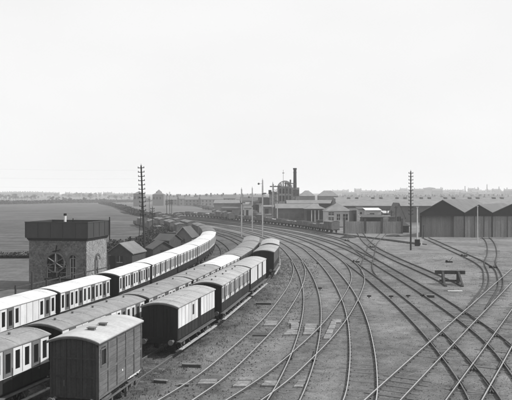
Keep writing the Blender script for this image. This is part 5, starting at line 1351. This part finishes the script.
for (px, Y, W, H_, lab) in ((138,560,8.2,11,'square pale block in the haze left of the stayed pole'),(158,600,10.5,10.5,'broad gabled block in the haze right of the stayed pole'),(158,615,4,12.8,'small turret on top of the broad hazy block'),(430,1700,29,20,'large square mill in the haze right of the lone pole')):
    x = (px-256)*Y/640; t = thing('distant_block', lab, 'building', (x,Y,zfar(x,Y))); MB().box(-W/2,W/2,0,12,-3,H_).build('wall','town_wall',t)
    m = MB(); m.add([(-W/2-.2,-.2,H_+.01),(W/2+.2,-.2,H_+.01),(W/2+.2,12.2,H_+.01),(-W/2-.2,12.2,H_+.01),(0,6,H_+2.6)],[(0,3,2,1),(0,1,4),(1,2,4),(2,3,4),(3,0,4)]); m.build('roof','town_roof',t)
    for k in range(int(W/3)): MB().box(-W/2+.8+k*3,-W/2+2.0+k*3,-.1,-.012,H_-4.5,H_-2.2).build('window','end_black',t)
for (px, tp, lab) in ((465,186.5,'slim hazy chimney second from the right group'),(478,187.5,'hazy chimney above the middle gabled shed'),(487,185.5,'pointed hazy spire above the rightmost sheds'),(499,187,'far hazy chimney near the right edge'),(441,187.5,'hazy chimney right of the square mill'),(507,188,'last hazy chimney at the right edge')):
    Y = 1800; x = (px-256)*Y/640; zb = zfar(x,Y); h = 10+(195-tp)*Y/640-zb; t = thing('distant_chimney', lab, 'chimney', (x,Y,zb)); MB().tube((0,0,-2),(0,0,h),2.2,1.2,10).build('shaft','town_wall',t); MB().tube((0,0,h+.01),(0,0,h+(5 if 'spire' in lab else 1.2)),1.5,.2 if 'spire' in lab else 1.4,10).build('cap','town_wall',t)

ORD = ['first','second','third','fourth','fifth','sixth','seventh','eighth','ninth','tenth','eleventh','twelfth','thirteenth','fourteenth','fifteenth','sixteenth','seventeenth','eighteenth','nineteenth','twentieth']
ORD += ['twenty-'+o for o in ORD[:9]]+['thirtieth']+['thirty-'+o for o in ORD[:9]]+['fortieth']+['forty-'+o for o in ORD[:9]]+['fiftieth']+['fifty-'+o for o in ORD[:9]]+['sixtieth']+['sixty-'+o for o in ORD[:9]]+['seventieth']+['seventy-'+o for o in ORD[:9]]+['eightieth']+['eighty-'+o for o in ORD[:9]]+['ninetieth']+['ninety-'+o for o in ORD[:9]]
byreg = {}
for o in list(COL.objects):
    if o.get('category') == 'house' or (o.get('category') == 'tree'):
        px = 256+640*o.location.x/o.location.y; byreg.setdefault((o['category'], where(px)), []).append((px, o))
for (c, wh), lst in byreg.items():
    lst.sort(key=lambda q: q[0])
    for i, (px, o) in enumerate(lst):
        kind = o['label'].split(' in the haze')[0] if c == 'house' else 'small hazy tree'
        o['label'] = kind+', '+ORD[i]+' '+c+' from the left '+wh; o['group'] = ('hazy distant houses ' if c == 'house' else 'distant trees ')+wh
# ------------------------------------------------------------------ haze
hz = MB().box(-2060, 2360, -30, 3060, -1.6, 42).mesh('haze', [])
hm = bpy.data.materials.new('haze_air'); hm.use_nodes = True; t = hm.node_tree
t.nodes.remove(t.nodes['Principled BSDF']); pv = t.nodes.new('ShaderNodeVolumePrincipled'); pv.inputs['Color'].default_value = (1,1,1,1); pv.inputs['Density'].default_value = .00036; pv.inputs['Anisotropy'].default_value = 0.
t.links.new(pv.outputs[0], t.nodes['Material Output'].inputs['Volume']); hz.materials.append(hm)
ho = link('haze', hz, kind='stuff')
